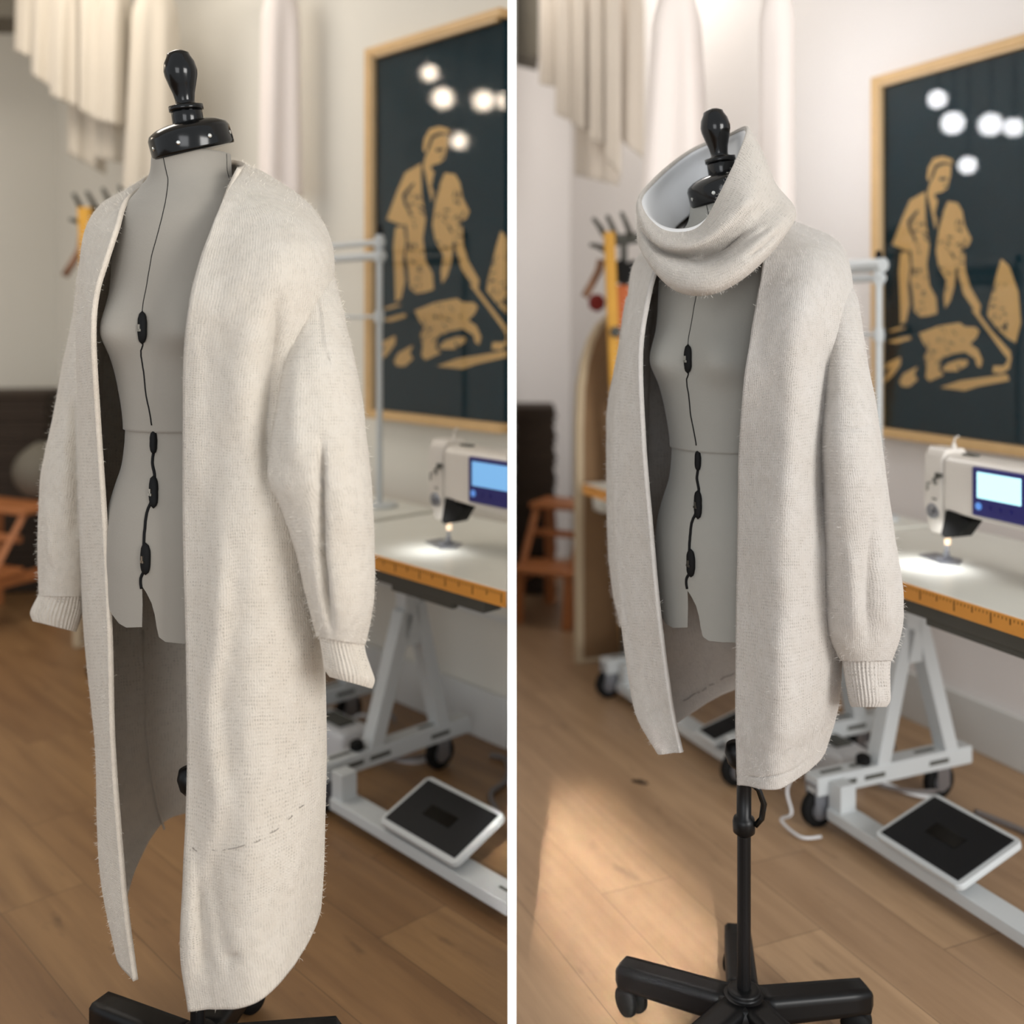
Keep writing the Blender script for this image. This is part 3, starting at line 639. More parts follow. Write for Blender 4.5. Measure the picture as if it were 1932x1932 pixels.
        b.tube([c, c+Vector((0,0,.035))-dv*.01], .007, 10)
        b.build('caster', M['matteblk'], lg, smooth=True)
    return root
dress_form(FL_L, 'grey dress form on black stand wearing the long cream cardigan', M['form'])
dress_form(FL_R, 'grey dress form with black finial rising out of the cowl, wearing the short cardigan', M['formR'])
# ------------------------------------------------------------------ knitwear
def patch(rows, MM, NN, dY=0, closed=False):
    R_ = len(rows); Cn = len(rows[0])
    G = [[Vector((c[0], c[1], c[2]+dY)) for c in r] for r in rows]
    def ev(seq, t, cyc=False):
        n = len(seq)
        if cyc:
            i = int(t) % n; f = t-int(t); return cr(seq[(i-1) % n], seq[i], seq[(i+1) % n], seq[(i+2) % n], f)
        i = min(int(t), n-2); f = t-i
        p0 = seq[i-1] if i > 0 else seq[i]*2-seq[i+1]; p3 = seq[i+2] if i+2 < n else seq[i+1]*2-seq[i]
        return cr(p0, seq[i], seq[i+1], p3, f)
    out = []
    for a in range(MM):
        ta = a/(MM-1)*(R_-1); line = [ev([G[r][c] for r in range(R_)], ta) for c in range(Cn)]
        if closed: out.append([ev(line, b_/NN*Cn, True) for b_ in range(NN)])
        else: out.append([ev(line, b_/(NN-1)*(Cn-1)) for b_ in range(NN)])
    return [[at(p.x, p.y, p.z) for p in row] for row in out]
def segd(p, a, b):
    dx, dy = b[0]-a[0], b[1]-a[1]; t = max(0, min(1, ((p[0]-a[0])*dx+(p[1]-a[1])*dy)/(dx*dx+dy*dy+1e-9))); return math.hypot(p[0]-a[0]-dx*t, p[1]-a[1]-dy*t)
def foldat(q, folds):
    dsp = 0
    for pl, wd, am in folds:
        lens = [math.hypot(pl[k+1][0]-pl[k][0], pl[k+1][1]-pl[k][1]) for k in range(len(pl)-1)]; tot = sum(lens); best = (1e9, 0); acc = 0
        for k in range(len(pl)-1):
            a, b = pl[k], pl[k+1]; dx, dy = b[0]-a[0], b[1]-a[1]
            t = max(0, min(1, ((q[0]-a[0])*dx+(q[1]-a[1])*dy)/(dx*dx+dy*dy+1e-9))); d = math.hypot(q[0]-a[0]-dx*t, q[1]-a[1]-dy*t)
            if d < best[0]: best = (d, (acc+lens[k]*t)/tot)
            acc += lens[k]
        d, t = best
        if d < 3*wd:
            e = min(1, t/.3, (1-t)/.3); e = e*e*(3-2*e)
            dsp += am*math.exp(-(d/wd)**2)*(e if wd > 3.5 else min(1, .3+e))
    return dsp
def shapefolds(grid, folds, cmin, cmax, amp=.0065, sx=13, seed=0.0):
    for i, row in enumerate(grid):
        for j, p in enumerate(row):
            fr = j/(len(row)-1); q = pix(p); dsp = 0
            if cmin <= fr <= cmax:
                edge = min(1, (fr-cmin)/.03+.0, (cmax-fr)/.03+.6)
                dsp = foldat(q, folds)*edge
            view = Vector((0,0,H))-p; view.z = 0; view.normalize()
            nz = noise.noise(Vector((p.x*sx+seed, p.y*sx, p.z*3.0)))*amp + noise.noise(Vector((p.x*40, p.y*40+seed, p.z*26)))*amp*.35
            row[j] = p+view*(dsp+nz)
def fuzz(grids, n, m, parent, seed, ln=(.004,.010)):
    rnd = random.Random(seed); b = MB()
    for g, closed, share in grids:
        A, B = len(g), len(g[0])
        for _ in range(int(n*share)):
            i = rnd.randrange(A-1); j = rnd.randrange(B if closed else B-1); j2 = (j+1) % B
            fa, fb = rnd.random(), rnd.random()
            p = g[i][j]*(1-fa)*(1-fb)+g[i+1][j]*fa*(1-fb)+g[i][j2]*(1-fa)*fb+g[i+1][j2]*fa*fb
            nn = (g[i+1][j]-g[i][j]).cross(g[i][j2]-g[i][j])
            if nn.length < 1e-9: continue
            nn.normalize()
            if rnd.random() < .5: nn = -nn
            dr = (nn+Vector((rnd.gauss(0,.6), rnd.gauss(0,.6), rnd.gauss(-.1,.6)))).normalized()
            l_ = rnd.uniform(*ln); c2 = Vector((rnd.gauss(0,.35), rnd.gauss(0,.35), rnd.gauss(0,.35)))*l_
            sd = dr.orthogonal().normalized()*.00016
            q1 = p+nn*.0035+dr*(l_*.5)+c2*.5; q2 = p+nn*.0035+dr*l_
            p0 = p+nn*.003
            b.add([p0-sd, p0+sd, q1+sd, q1-sd, q2], [(0,1,2,3),(3,2,4)])
    o = b.build('yarn_fuzz', m, parent); o['kind'] = 'stuff'; return o
def sleeve_rings(tab, n, sub, dY=0, folds=(), rib=0, ribamp=0, seed=0, amp=.003):
    """tab rows: v, u left, u right, Y centre, half depth, slant"""
    rows = []
    m = (len(tab)-1)*sub+1
    for a in range(m):
        t = a/sub; i = min(int(t), len(tab)-2); f = t-i
        p0 = tab[max(0,i-1)]; p1 = tab[i]; p2 = tab[i+1]; p3 = tab[min(len(tab)-1,i+2)]
        v, ul, ur, Y, dp, sl = [cr(p0[k], p1[k], p2[k], p3[k], f) for k in range(6)]
        uc = (ul+ur)/2; hw = (ur-ul)/2; ring = []
        for j in range(n):
            th = 2*PI*j/n; c, s_ = math.cos(th), math.sin(th)
            rr = 1+(ribamp*math.cos(rib*th) if rib else 0)
            p = at(uc+hw*c*rr, v+sl*c, Y+dY+dp*s_*rr); q = pix(p); dsp = 0
            if s_ < .1:
                dsp = foldat(q, folds)
            nz = noise.noise(Vector((p.x*14+seed, p.y*14, p.z*5)))*amp+noise.noise(Vector((p.x*45, p.y*45+seed, p.z*30)))*amp*.3
            ring.append(p+Vector((0,-1,0))*dsp+Vector((c, s_, 0))*nz)
        rows.append(ring)
    return rows
def surf_at(grid, u, v, j0=0, j1=1, off=.006):
    best = None; n = len(grid[0])
    for row in grid:
        for j in range(int(j0*n), int(j1*n)):
            q = pix(row[j]); d = (q[0]-u)**2+(q[1]-v)**2
            if best is None or d < best[0]: best = (d, row[j])
    p = best[1]; q = at(u, v, p.y); return q+(Vector((0,0,H))-q).normalized()*off
def cardigan(name, label, rows, dY, folds, sleeves, knit, fz, seed, uvm=(1.0,1.0), cat='cardigan', cmin=.62):
    c0 = at(*[rows[-1][3][k]+(dY if k == 2 else 0) for k in range(3)])
    root = thing(name, (c0.x, c0.y, c0.z), label, cat)
    g = patch(rows, 190, 150, dY); shapefolds(g, folds[0], cmin, 1.0, seed=seed)
    if len(folds) > 1: shapefolds(g, folds[1], 0, .3, amp=0, seed=seed)
    b = MB(); b.rings(g, False, uvs=uvm); bo = b.build('body', [knit, M['edgeL'] if seed < 20 else M['edgeR']], root, smooth=True, solid=.009); bo.modifiers['thick'].material_offset_rim = 1
    gr = [(g, False, .62)]
    for sl in sleeves:
        sr = sleeve_rings(sl['tab'], 72, 14, dY, sl['folds'], seed=seed+3)
        b = MB(); b.rings(sr, True, uvs=(.72, .62)); so = b.build('sleeve', knit, root, smooth=True, solid=.006)
        cr_ = sleeve_rings(sl['cuff'], 216, 8, dY, sl['folds'] if sl.get('cf') else (), rib=36, ribamp=.028, seed=seed+3, amp=.0015)
        inner = [[p+(sum(r, Vector())/len(r)-p)*.14 for p in r] for r in cr_[::-1]]
        b = MB(); b.rings(cr_+inner, True, uvs=(.30,.16)); b.build('cuff', knit, so, smooth=True)
        gr += [(sr, True, .17)]
    fuzz(gr, 26000, fz, root, int(seed))
    return root, g
# left long cardigan
RL = [
 [(272,352,2.06),(275,340,2.12),(300,325,2.18),(360,312,2.2),(420,305,2.15),(450,308,2.06),(459,312,2.0),(452,318,1.95)],
 [(237,382,1.97),(235,365,2.07),(270,350,2.24),(370,330,2.27),(460,322,2.2),(510,338,2.08),(478,352,1.96),(425,367,1.9)],
 [(221,432,1.92),(190,400,2.03),(215,385,2.27),(370,380,2.33),(520,375,2.22),(588,396,2.02),(530,410,1.86),(397,440,1.84)],
 [(202,490,1.905),(163,450,2.03),(190,450,2.3),(370,450,2.36),(540,450,2.2),(624,470,1.95),(540,480,1.77),(378,498,1.82)],
 [(183,555,1.90),(152,540,2.04),(185,560,2.3),(370,560,2.36),(530,560,2.18),(622,570,1.92),(530,580,1.75),(359,575,1.80)],
 [(177,640,1.90),(148,650,2.04),(180,660,2.28),(370,660,2.34),(520,660,2.16),(605,680,1.90),(500,690,1.75),(350,680,1.82)],
 [(186,800,1.94),(153,800,2.08),(180,800,2.28),(365,800,2.32),(515,800,2.14),(592,820,1.89),(490,830,1.75),(349,820,1.82)],
 [(199,1000,1.95),(158,1000,2.08),(175,1000,2.27),(360,1000,2.3),(520,1000,2.13),(596,1000,1.88),(485,1000,1.74),(349,1000,1.83)],
 [(208,1200,1.95),(173,1200,2.07),(180,1200,2.24),(355,1190,2.28),(525,1190,2.12),(606,1200,1.88),(490,1200,1.74),(354,1200,1.83)],
 [(213,1400,1.95),(187,1400,2.06),(200,1380,2.22),(350,1350,2.27),(530,1360,2.12),(611,1400,1.89),(490,1420,1.75),(357,1420,1.83)],
 [(227,1590,1.95),(188,1560,2.05),(215,1500,2.2),(345,1450,2.27),(530,1490,2.13),(608,1550,1.9),(487,1660,1.76),(350,1640,1.83)],
 [(240,1730,1.94),(196,1670,2.04),(232,1585,2.19),(340,1495,2.28),(525,1540,2.16),(606,1640,1.92),(490,1790,1.765),(344,1790,1.83)],
 [(256,1852,1.93),(222,1790,2.02),(255,1640,2.17),(338,1535,2.28),(520,1580,2.2),(602,1706,1.95),(500,1878,1.77),(358,1904,1.83)]]
foldsL = [[([(525,520),(518,620),(508,720),(503,800),(502,900),(500,960)], 17, -.030),
           ([(470,560),(455,700),(450,850)], 26, .008), ([(372,560),(368,800),(372,1000)], 18, .006),
           ([(420,880),(418,1050),(410,1200),(392,1320),(398,1400),(412,1500),(392,1620),(370,1700)], 22, .024), ([(362,1560),(360,1700),(362,1880)], 10, .012), ([(378,1640),(388,1760),(396,1870)], 11, -.014),
           ([(425,1815),(460,1800)], 9, -.010), ([(395,1590),(420,1760),(440,1860)], 13, -.008), ([(560,1480),(555,1650),(540,1760)], 22, .006)]]
sleeveL = [dict(tab=[(480,554,604,2.0,.05,0),(520,547,627,1.935,.06,0),(560,543,639,1.895,.07,0),(610,541,651,1.865,.078,0),(690,532,668,1.82,.088,0),(770,522,680,1.795,.093,0),(850,513,690,1.77,.09,0),(905,510,696,1.765,.09,0),(960,533,700,1.76,.085,0),(1040,560,704,1.76,.08,0),(1110,577,705,1.76,.075,0),(1165,590,698,1.765,.068,4),(1208,601,687,1.77,.055,8)],
                folds=[([(607,800),(606,950),(609,1050),(618,1130),(634,1215)], 7, -.034), ([(560,640),(556,760),(560,900)], 20, .008), ([(650,760),(655,900),(658,1050)], 25, .008),([(600,560),(607,640),(618,684),(640,692),(668,686)], 2.6, -.005)],
                cuff=[(1200,602,686,1.77,.050,6),(1225,606,690,1.77,.050,8),(1250,610,699,1.77,.052,10),(1272,613,706,1.77,.053,11),(1288,622,701,1.77,.047,11)]),
           dict(tab=[(440,166,215,2.22,.06,0),(520,148,205,2.22,.07,0),(600,139,200,2.22,.075,0),(680,122,195,2.22,.08,0),(760,108,190,2.22,.08,0),(850,88,182,2.21,.08,0),(905,78,178,2.2,.08,0),(960,76,172,2.2,.08,0),(1020,74,168,2.2,.078,0),(1075,75,165,2.2,.07,0),(1125,76,160,2.2,.06,0)],
                folds=[([(140,700),(138,860),(140,1050)], 9, -.016), ([(95,930),(100,1080)], 10, .008)],
                cuff=[(1118,76,159,2.2,.058,0),(1145,64,155,2.2,.055,4),(1165,58,149,2.2,.052,8),(1182,63,142,2.2,.047,10)])]
rootcl, gL = cardigan('long_cardigan', 'long open cream mohair cardigan reaching almost to the base of the left dress form', RL, -.10, foldsL, sleeveL, M['knitL'], M['fuzzL'], 11, (1.6, 1.45))
b = MB()
for a, c in (((362,1598),(372,1606)),((400,1604),(425,1603)),((430,1602),(462,1594)),((480,1590),(492,1583)),((510,1572),(526,1562)),((544,1546),(552,1538)),((566,1524),(584,1508))):
    b.tube([surf_at(gL, a[0]+(c[0]-a[0])*t, a[1]+(c[1]-a[1])*t+1.5*math.sin(t*3), .7, 1, .0088) for t in (0,.25,.5,.75,1)], .00045, 5)
tag(b.build('basting_stitches', M['thread'], rootcl), 'curved line of dark basting thread above the hem')
b = MB(); b.tube([surf_at(gL, u, v, .1, .5, .006) for u, v in ((270,1190),(272,1240),(277,1300),(275,1360),(279,1400),(283,1440),(292,1490),(300,1530),(310,1565))], .0022, 6); b.build('inner_seam', M['knitL'], rootcl, smooth=True)
# right short cardigan
RR = [
 [(1300,440,2.15),(1290,430,2.25),(1310,415,2.33),(1360,405,2.35),(1420,405,2.28),(1450,410,2.18),(1462,420,2.1),(1452,430,2.05)],
 [(1262,470,2.12),(1245,462,2.25),(1280,442,2.37),(1370,425,2.4),(1460,420,2.32),(1520,430,2.18),(1505,450,2.06),(1443,475,2.0)],
 [(1238,510,2.1),(1202,505,2.25),(1225,480,2.42),(1370,470,2.47),(1500,460,2.35),(1586,468,2.14),(1530,500,1.96),(1434,535,1.96)],
 [(1222,570,2.08),(1190,565,2.24),(1210,560,2.44),(1370,560,2.5),(1510,560,2.3),(1606,560,2.06),(1525,575,1.88),(1423,605,1.93)],
 [(1209,670,2.07),(1176,660,2.22),(1200,660,2.42),(1370,660,2.48),(1505,660,2.28),(1598,670,2.03),(1515,690,1.87),(1405,720,1.92)],
 [(1215,830,2.07),(1160,830,2.2),(1190,830,2.4),(1368,830,2.46),(1500,840,2.26),(1588,840,2.01),(1500,860,1.86),(1397,860,1.95)],
 [(1229,1000,2.07),(1163,1000,2.2),(1195,1000,2.38),(1365,990,2.42),(1500,1000,2.25),(1586,1000,1.995),(1490,1000,1.855),(1395,1000,1.95)],
 [(1243,1150,2.07),(1174,1150,2.18),(1210,1130,2.36),(1365,1110,2.4),(1500,1120,2.25),(1588,1150,2.0),(1490,1170,1.86),(1392,1160,1.95)],
 [(1264,1310,2.07),(1192,1290,2.17),(1235,1250,2.33),(1360,1210,2.4),(1490,1220,2.27),(1582,1290,2.03),(1487,1360,1.87),(1390,1340,1.95)],
 [(1276,1375,2.06),(1207,1355,2.15),(1255,1310,2.31),(1375,1258,2.4),(1495,1258,2.28),(1574,1345,2.06),(1482,1425,1.89),(1391,1415,1.95)],
 [(1286,1420,2.05),(1243,1418,2.11),(1276,1366,2.28),(1387,1300,2.4),(1500,1295,2.3),(1556,1405,2.08),(1475,1482,1.90),(1393,1478,1.95)]]
foldsR = [[([(1562,560),(1556,660),(1552,760),(1550,900),(1550,1060)], 13, -.030), ([(1500,560),(1492,800),(1488,1000)], 26, .007), ([(1425,1250),(1428,1400)], 16, -.006), ([(1470,1150),(1465,1350)], 24, .006), ([(1395,1462),(1440,1466),(1490,1452),(1530,1425)], 2.5, -.003)],
          [([(1190,640),(1176,760),(1172,900),(1176,1050),(1190,1200),(1210,1320)], 7, -.014)]]
sleeveR = [dict(tab=[(505,1560,1588,2.15,.05,0),(535,1557,1603,2.09,.06,0),(570,1556,1615,2.045,.068,0),(625,1556,1626,2.015,.076,0),(700,1555,1637,1.985,.085,0),(760,1552,1649,1.965,.09,0),(830,1549,1659,1.94,.09,0),(900,1553,1669,1.93,.088,0),(980,1557,1680,1.93,.085,0),(1050,1560,1691,1.93,.082,0),(1110,1562,1699,1.93,.078,0),(1165,1564,1700,1.935,.074,0),(1205,1570,1694,1.94,.066,0),(1245,1588,1681,1.945,.052,0)],
                folds=[([(1600,1000),(1605,1120),(1612,1225)], 14, .012), ([(1645,960),(1638,1100),(1640,1230)], 9, -.012), ([(1668,1050),(1670,1200)], 12, .008), ([(1553,818),(1600,812),(1655,800)], 3, -.004)],
                cuff=[(1236,1588,1682,1.945,.050,0),(1265,1592,1679,1.945,.048,0),(1300,1598,1680,1.945,.048,0),(1322,1602,1680,1.945,.047,0),(1334,1607,1673,1.945,.042,0)]),
           dict(tab=[(560,1184,1230,2.36,.05,0),(660,1168,1225,2.36,.06,0),(760,1150,1222,2.36,.07,0),(840,1147,1220,2.35,.07,0),(940,1146,1218,2.34,.07,0),(1040,1149,1215,2.34,.065,0),(1120,1158,1212,2.33,.06,0),(1180,1172,1208,2.33,.05,0)],
                folds=[], cuff=[(1175,1173,1206,2.33,.045,0),(1200,1178,1205,2.33,.042,0),(1230,1182,1206,2.33,.04,0),(1238,1184,1204,2.33,.036,0)])]
rootcr, gR = cardigan('short_cardigan', 'short open oatmeal mohair cardigan with finished hem on the right dress form', RR, -.15, foldsR, sleeveR, M['knitR'], M['fuzzR'], 23, (1.5, 1.10))
b = MB()
for t0, t1 in ((0,.32),(.36,.44),(.5,.6),(.72,.98)):
    b.tube([surf_at(gR, 1289+98*t, 1322-54*t+1.5*math.sin(t*22), .1, .5, .0085) for t in [t0+(t1-t0)*i/6 for i in range(7)]], .0007, 5)
tag(b.build('chalk_marks', M['thread'], rootcr), 'dark marking line inside the back above the hem')
# cowl
def cowl():
    rows = [
     [(1262,446,2.16),(1285,448,2.10),(1320,446,2.08),(1352,430,2.10),(1385,390,2.16),(1372,370,2.22),(1330,385,2.28),(1285,420,2.24)],
     [(1232,412,2.12),(1268,432,2.05),(1318,425,2.02),(1356,385,2.05),(1396,300,2.12),(1370,290,2.22),(1312,320,2.27),(1250,368,2.22)],
     [(1211,388,2.09),(1252,434,2.00),(1317,430,1.965),(1360,366,1.985),(1408,258,2.06),(1374,262,2.18),(1304,292,2.25),(1238,345,2.19)],
     [(1206,385,2.08),(1249,442,1.985),(1320,437,1.95),(1367,366,1.96),(1413,250,2.06),(1376,256,2.19),(1300,287,2.26),(1233,340,2.19)],
     [(1203,398,2.07),(1248,462,1.97),(1332,455,1.91),(1406,382,1.92),(1438,292,2.05),(1390,285,2.24),(1308,310,2.31),(1227,362,2.21)],
     [(1207,425,2.07),(1256,476,1.99),(1342,478,1.955),(1424,418,1.93),(1462,350,2.04),(1402,320,2.26),(1310,350,2.34),(1222,395,2.22)],
     [(1209,448,2.05),(1262,505,1.94),(1352,508,1.88),(1444,448,1.89),(1497,392,2.02),(1420,360,2.30),(1310,395,2.37),(1217,425,2.24)],
     [(1213,475,2.04),(1268,536,1.93),(1352,543,1.87),(1437,487,1.89),(1494,412,2.03),(1420,385,2.32),(1312,420,2.38),(1222,450,2.24)],
     [(1236,500,2.07),(1284,546,1.97),(1350,548,1.93),(1424,500,1.94),(1474,425,2.07),(1415,400,2.28),(1318,430,2.33),(1245,465,2.22)],
     [(1265,470,2.12),(1300,500,2.06),(1348,505,2.03),(1392,470,2.05),(1425,430,2.14),(1395,410,2.22),(1335,430,2.26),(1280,455,2.2)]]
    c0 = at(1345, 460, 1.98); root = thing('knitted_cowl', c0, 'oatmeal knitted cowl collar with white lining draped round the neck of the right dress form', 'cowl')
    g = patch(rows, 140, 144, -.15, closed=True)
    fd = [([(1228,462),(1270,482),(1320,492),(1365,478),(1400,447),(1440,420)], 8, -.018), ([(1395,470),(1425,448),(1462,425)], 6, -.010), ([(1405,492),(1440,465),(1475,430)], 5, -.008),([(1375,400),(1420,380),(1470,385)], 12, .006)]
    for i, r in enumerate(g):
        for j, p in enumerate(r):
            q = pix(p); dsp = 0
            if i > 52:
                if p.y < 1.95: dsp = foldat(q, fd)
            nz = noise.noise(Vector((p.x*18, p.y*18, p.z*18)))*.003
            r[j] = p+Vector((0,-1,0))*(dsp+nz)
    k0 = 34
    b = MB(); b.rings(g[k0:], True, uvs=(1.0, .8)); b.build('outer_knit', M['knitC'], root, smooth=True, solid=.005)
    b = MB(); b.rings(g[:k0+3], True); tag(b.build('lining', M['lining'], root, smooth=True, solid=.002), 'smooth white lining')
    fuzz([(g[k0:], True, 1)], 4500, M['fuzzR'], root, 5, (.002,.006))
cowl()
# ------------------------------------------------------------------ things along the rooms
def garment(name, label, u0, u1, vtop, b0, b1, Y, nf, m, seed, group, flare=1.0, cat='garment'):
    """hangs from a hanger on the rail; bottom hem runs from v=b0 (left) to b1 (right)"""
    rnd = random.Random(seed); ct = at((u0+u1)/2, vtop, Y)
    root = thing(name, (ct.x, ct.y, ct.z), label, cat, group)
    rings = []; n = 120; uc = (u0+u1)/2; hw = (u1-u0)/2; ph = rnd.uniform(0, 6)
    for i in range(34):
        t = i/33; ring = []
        for j in range(n):
            th = 2*PI*j/n; c, s_ = math.cos(th), math.sin(th)
            wid = hw*(.45+.55*min(1, t*6)**.6)*(1-(1-t)*(1-1/flare))
            vb = b0+(b1-b0)*(c+1)/2; v = vtop+(vb-vtop)*t
            p = at(uc+wid*c, v, Y+.045*s_*(1 if t > 0 else .3)+(.005+.009*t)*math.sin(nf*c*1.3+ph+.8*t)*min(1, t*4))
            ring.append(p)
        rings.append(ring)
    b = MB(); b.rings(rings, True, True, False); b.build('fabric', m, root, smooth=True, solid=.002)
    b = MB(); b.tube([at(uc, vtop+4, Y), at(uc, vtop-20, Y)]+[at(uc, vtop-20, Y)+Vector((.02*math.sin(a), 0, .02-.02*math.cos(a))) for a in (.6,1.2,1.8,2.4,3.0,3.6,4.2)], .002, 6)
    b.build('hanger_hook', M['silver'], root)
    return root
GL = 'cream garments hanging from the rail in the left room'; GR = 'cream garments hanging from the rail in the right room'
for i, (u0, u1, b0, b1, Y, nf, nm, lab, fl_) in enumerate((
    (28,84,95,118,4.70,3,'blouse','narrow cream blouse, leftmost garment on the left rail',1.1),
    (60,112,140,175,4.62,4,'blouse','cream blouse second from the left end of the left rail',1.1),
    (95,150,180,205,4.54,4,'shirt','cream shirt hanging third from the left on the left rail',1.05),
    (128,200,290,330,4.66,5,'dress','beige dress with low hem hanging behind the shirts on the left rail',1.1),
    (150,196,208,235,4.46,3,'shirt','pale cream shirt over the beige dress on the left rail',1.0),
    (188,236,230,240,4.40,3,'blouse','cream blouse above the peg rack, left of the ivory skirt on the left rail',1.0),
    (176,258,300,310,4.56,5,'skirt','ivory skirt hanging behind the blouse above the peg rack on the left rail',1.2),
    (232,352,365,350,4.36,5,'gown','wide ivory gown hanging left of the black finial on the left rail',1.5))):
    garment(nm, lab, u0, u1, -40, b0, b1, Y, nf, M['cloth'], i, GL, fl_)
garment('sheer_panel', 'pale sheer fabric panel hanging on the wall behind the long cardigan shoulder', 488, 572, -40, 360, 372, 4.05, 4, M['white'], 31, GL, 1.2, 'fabric')
for i, (u0, u1, b0, b1, Y, nf, nm, lab, fl_) in enumerate((
    (1018,1062,158,168,4.60,3,'blouse','narrow ivory blouse, leftmost garment on the right rail',1.1),
    (1048,1086,215,232,4.52,3,'shirt','ivory shirt second from the left end of the right rail',1.05),
    (1078,1118,235,250,4.46,3,'shirt','pale ivory shirt third from the left on the right rail',1.1),
    (1084,1168,330,350,4.64,5,'dress','beige dress with low hem hanging behind the shirts on the right rail',1.1),
    (1112,1146,265,272,4.40,3,'blouse','cream blouse in front of the beige dress on the right rail',1.0),
    (1142,1172,300,335,4.34,2,'blouse','long pale blouse with pointed hem beside the beige dress on the right rail',1.0),
    (1168,1216,262,300,4.44,3,'skirt','cream skirt hanging just left of the large white gown',1.0))):
    garment(nm, lab, u0, u1, -40, b0, b1, Y, nf, M['clothR'], 40+i, GR, fl_)
garment('gown', 'large white gown hanging behind the cowl and finial, biggest on the right rail', 1206, 1348, -40, 440, 470, 3.25, 4, M['white'], 60, GR, 1.75)
garment('sheer_panel', 'grey-white sheer fabric panel hanging right of the finial behind the short cardigan shoulder', 1432, 1500, -40, 430, 440, 3.02, 2, M['white'], 61, GR, 1.0, 'fabric')
def rail(pts, label):
    r = thing('clothes_rail', pts[0], label, 'clothes rail'); b = MB(); b.tube(pts, .012, 12); b.build('bar', M['silver'], r)
    b = MB()
    for p in (pts[0], pts[-1]): b.tube([p, (p[0], p[1], 3.35)], .006, 8)
    b.build('hanging_rod', M['silver'], r)
hz = lambda u, Y: tuple(at(u, -58, Y))
zr = 2.90
def rp(u, Y): p = at(u, -60, Y); return (p.x, p.y, p.z+.005)
rail([rp(10,4.75), rp(150,4.52), rp(360,4.3), rp(590,4.0)], 'steel clothes rail holding the cream garments in the left room')
rail([rp(1010,4.65), rp(1120,4.45), rp(1230,4.3)], 'steel clothes rail holding the ivory garments in the right room')
rail([rp(1200,3.25), rp(1350,3.22), rp(1510,3.0)], 'steel clothes rail holding the large white gown and sheer panel')
b = MB(); b.box(at(8, -20, 5.2), (.24,.3,.36)); tag(b.build('wall_cabinet', M['gdark'], bevel=.01), 'dark grey wall cabinet corner at the top left edge', 'cabinet')
p0 = at(997, 0, 5.2); b = MB(); b.prism([at(972,98,5.3), at(1017,108,5.1), at(1017,-60,5.1), at(972,-60,5.3)], (0,.3,0)); tag(b.build('wall_cabinet', M['gdark'], bevel=.01), 'grey wall cabinet at the top beside the partition in the right room', 'cabinet')
# peg rack with long prongs
def peg_rack(bar0, bar1, prongs, label, Y):
    q0, q1 = at(*bar0, Y), at(*bar1, Y+.05); root = thing('peg_rack', ((q0.x+q1.x)/2+.05, Y+.1, 0), label, 'peg rack')
    b = MB(); b.tube([q0, q1], .022, 12); br = b.build('bar', M['dgrey'], root)
    for a, c in prongs:
        b = MB(); b.tube([at(*a, Y-.10), at((a[0]+c[0])/2, (a[1]+c[1])/2-2, Y-.05), at(*c, Y)], [.008,.010,.012], 10); b.build('prong', M['dgrey'], root, smooth=True)
    b = MB(); mx = (q0+q1)/2; b.tube([(mx.x,mx.y,mx.z), (mx.x,mx.y,.02)], .014, 12); b.build('post', M['dgrey'], root)
    b = MB(); b.lathe([(.07,0),(.07,.015),(.03,.03)], (mx.x,mx.y,0), (0,0,1), 28); b.build('foot', M['dgrey'], root)
peg_rack((158,403), (240,392), [((139,366),(156,400)),((164,362),(184,402)),((194,356),(212,395)),((226,351),(238,388)),((133,414),(158,425))], 'grey peg rack with upright prongs, behind the shoulder of the long cardigan', 4.55)
peg_rack((1150,455), (1204,448), [((1120,413),(1140,442)),((1146,408),(1162,446)),((1173,402),(1190,444)),((1115,462),(1138,470))], 'grey peg rack with upright prongs, left of the cowl', 4.07)
def bar_leaning(a, c, Y0, Y1, w, label):
    p, q = at(*a, Y0), at(*c, Y1); q.z = max(q.z, .0); t = (q-p).normalized(); X = t.cross(Vector((0,1,0))).normalized(); Yv = X.cross(t)
    b = MB(); b.box((p+q)/2, (w, .05, (q-p).length), (X, Yv, t)); o = b.build('level_ruler', M['yellow'], bevel=.004); return tag(o, label, 'ruler')
bar_leaning((161,392), (200,1216), 4.42, 4.38, .05, 'long yellow ruler leaning by the peg rack behind the long cardigan')
bar_leaning((1149,437), (1181,1238), 3.98, 4.13, .04, 'long yellow ruler leaning by the peg rack left of the short cardigan')
b = MB(); b.prism([at(1160,537,4.04), at(1210,540,4.04), at(1212,760,4.04), at(1164,760,4.04)], (0,.03,0)); tag(b.build('document_folder', M['orangecl'], bevel=.003), 'burnt orange folder hanging behind the yellow ruler', 'folder')
b = MB(); b.prism([at(1164,492,4.03), at(1174,488,4.03), at(1184,497,4.03), at(1194,489,4.03), at(1202,496,4.03), at(1198,536,4.03), at(1164,533,4.03)], (0,.05,0)); tag(b.build('bulldog_clip', M['matteblk'], bevel=.004), 'black clip gripping the top of the orange folder', 'clip')
b = MB(); b.lathe([(.006,0),(.02,.004),(.022,.02),(.01,.03)], at(1161,627,3.96), (0,-1,.1), 16); tag(b.build('knob', M['dgrey']), 'dark oval knob halfway down the yellow ruler', 'knob')
def hanger(pts, Y, label):
    b = MB(); b.tube([at(u, v, Y) for u, v in pts], [.016]*len(pts), 10); tag(b.build('wooden_hanger', M['brownw'], smooth=True), label, 'hanger')
hanger([(122,520),(140,492),(152,470),(156,440)], 4.5, 'brown wooden hanger end beside the far shoulder of the long cardigan')
hanger([(1103,560),(1118,533),(1130,510),(1134,490)], 4.07, 'brown wooden hanger end left of the yellow ruler')
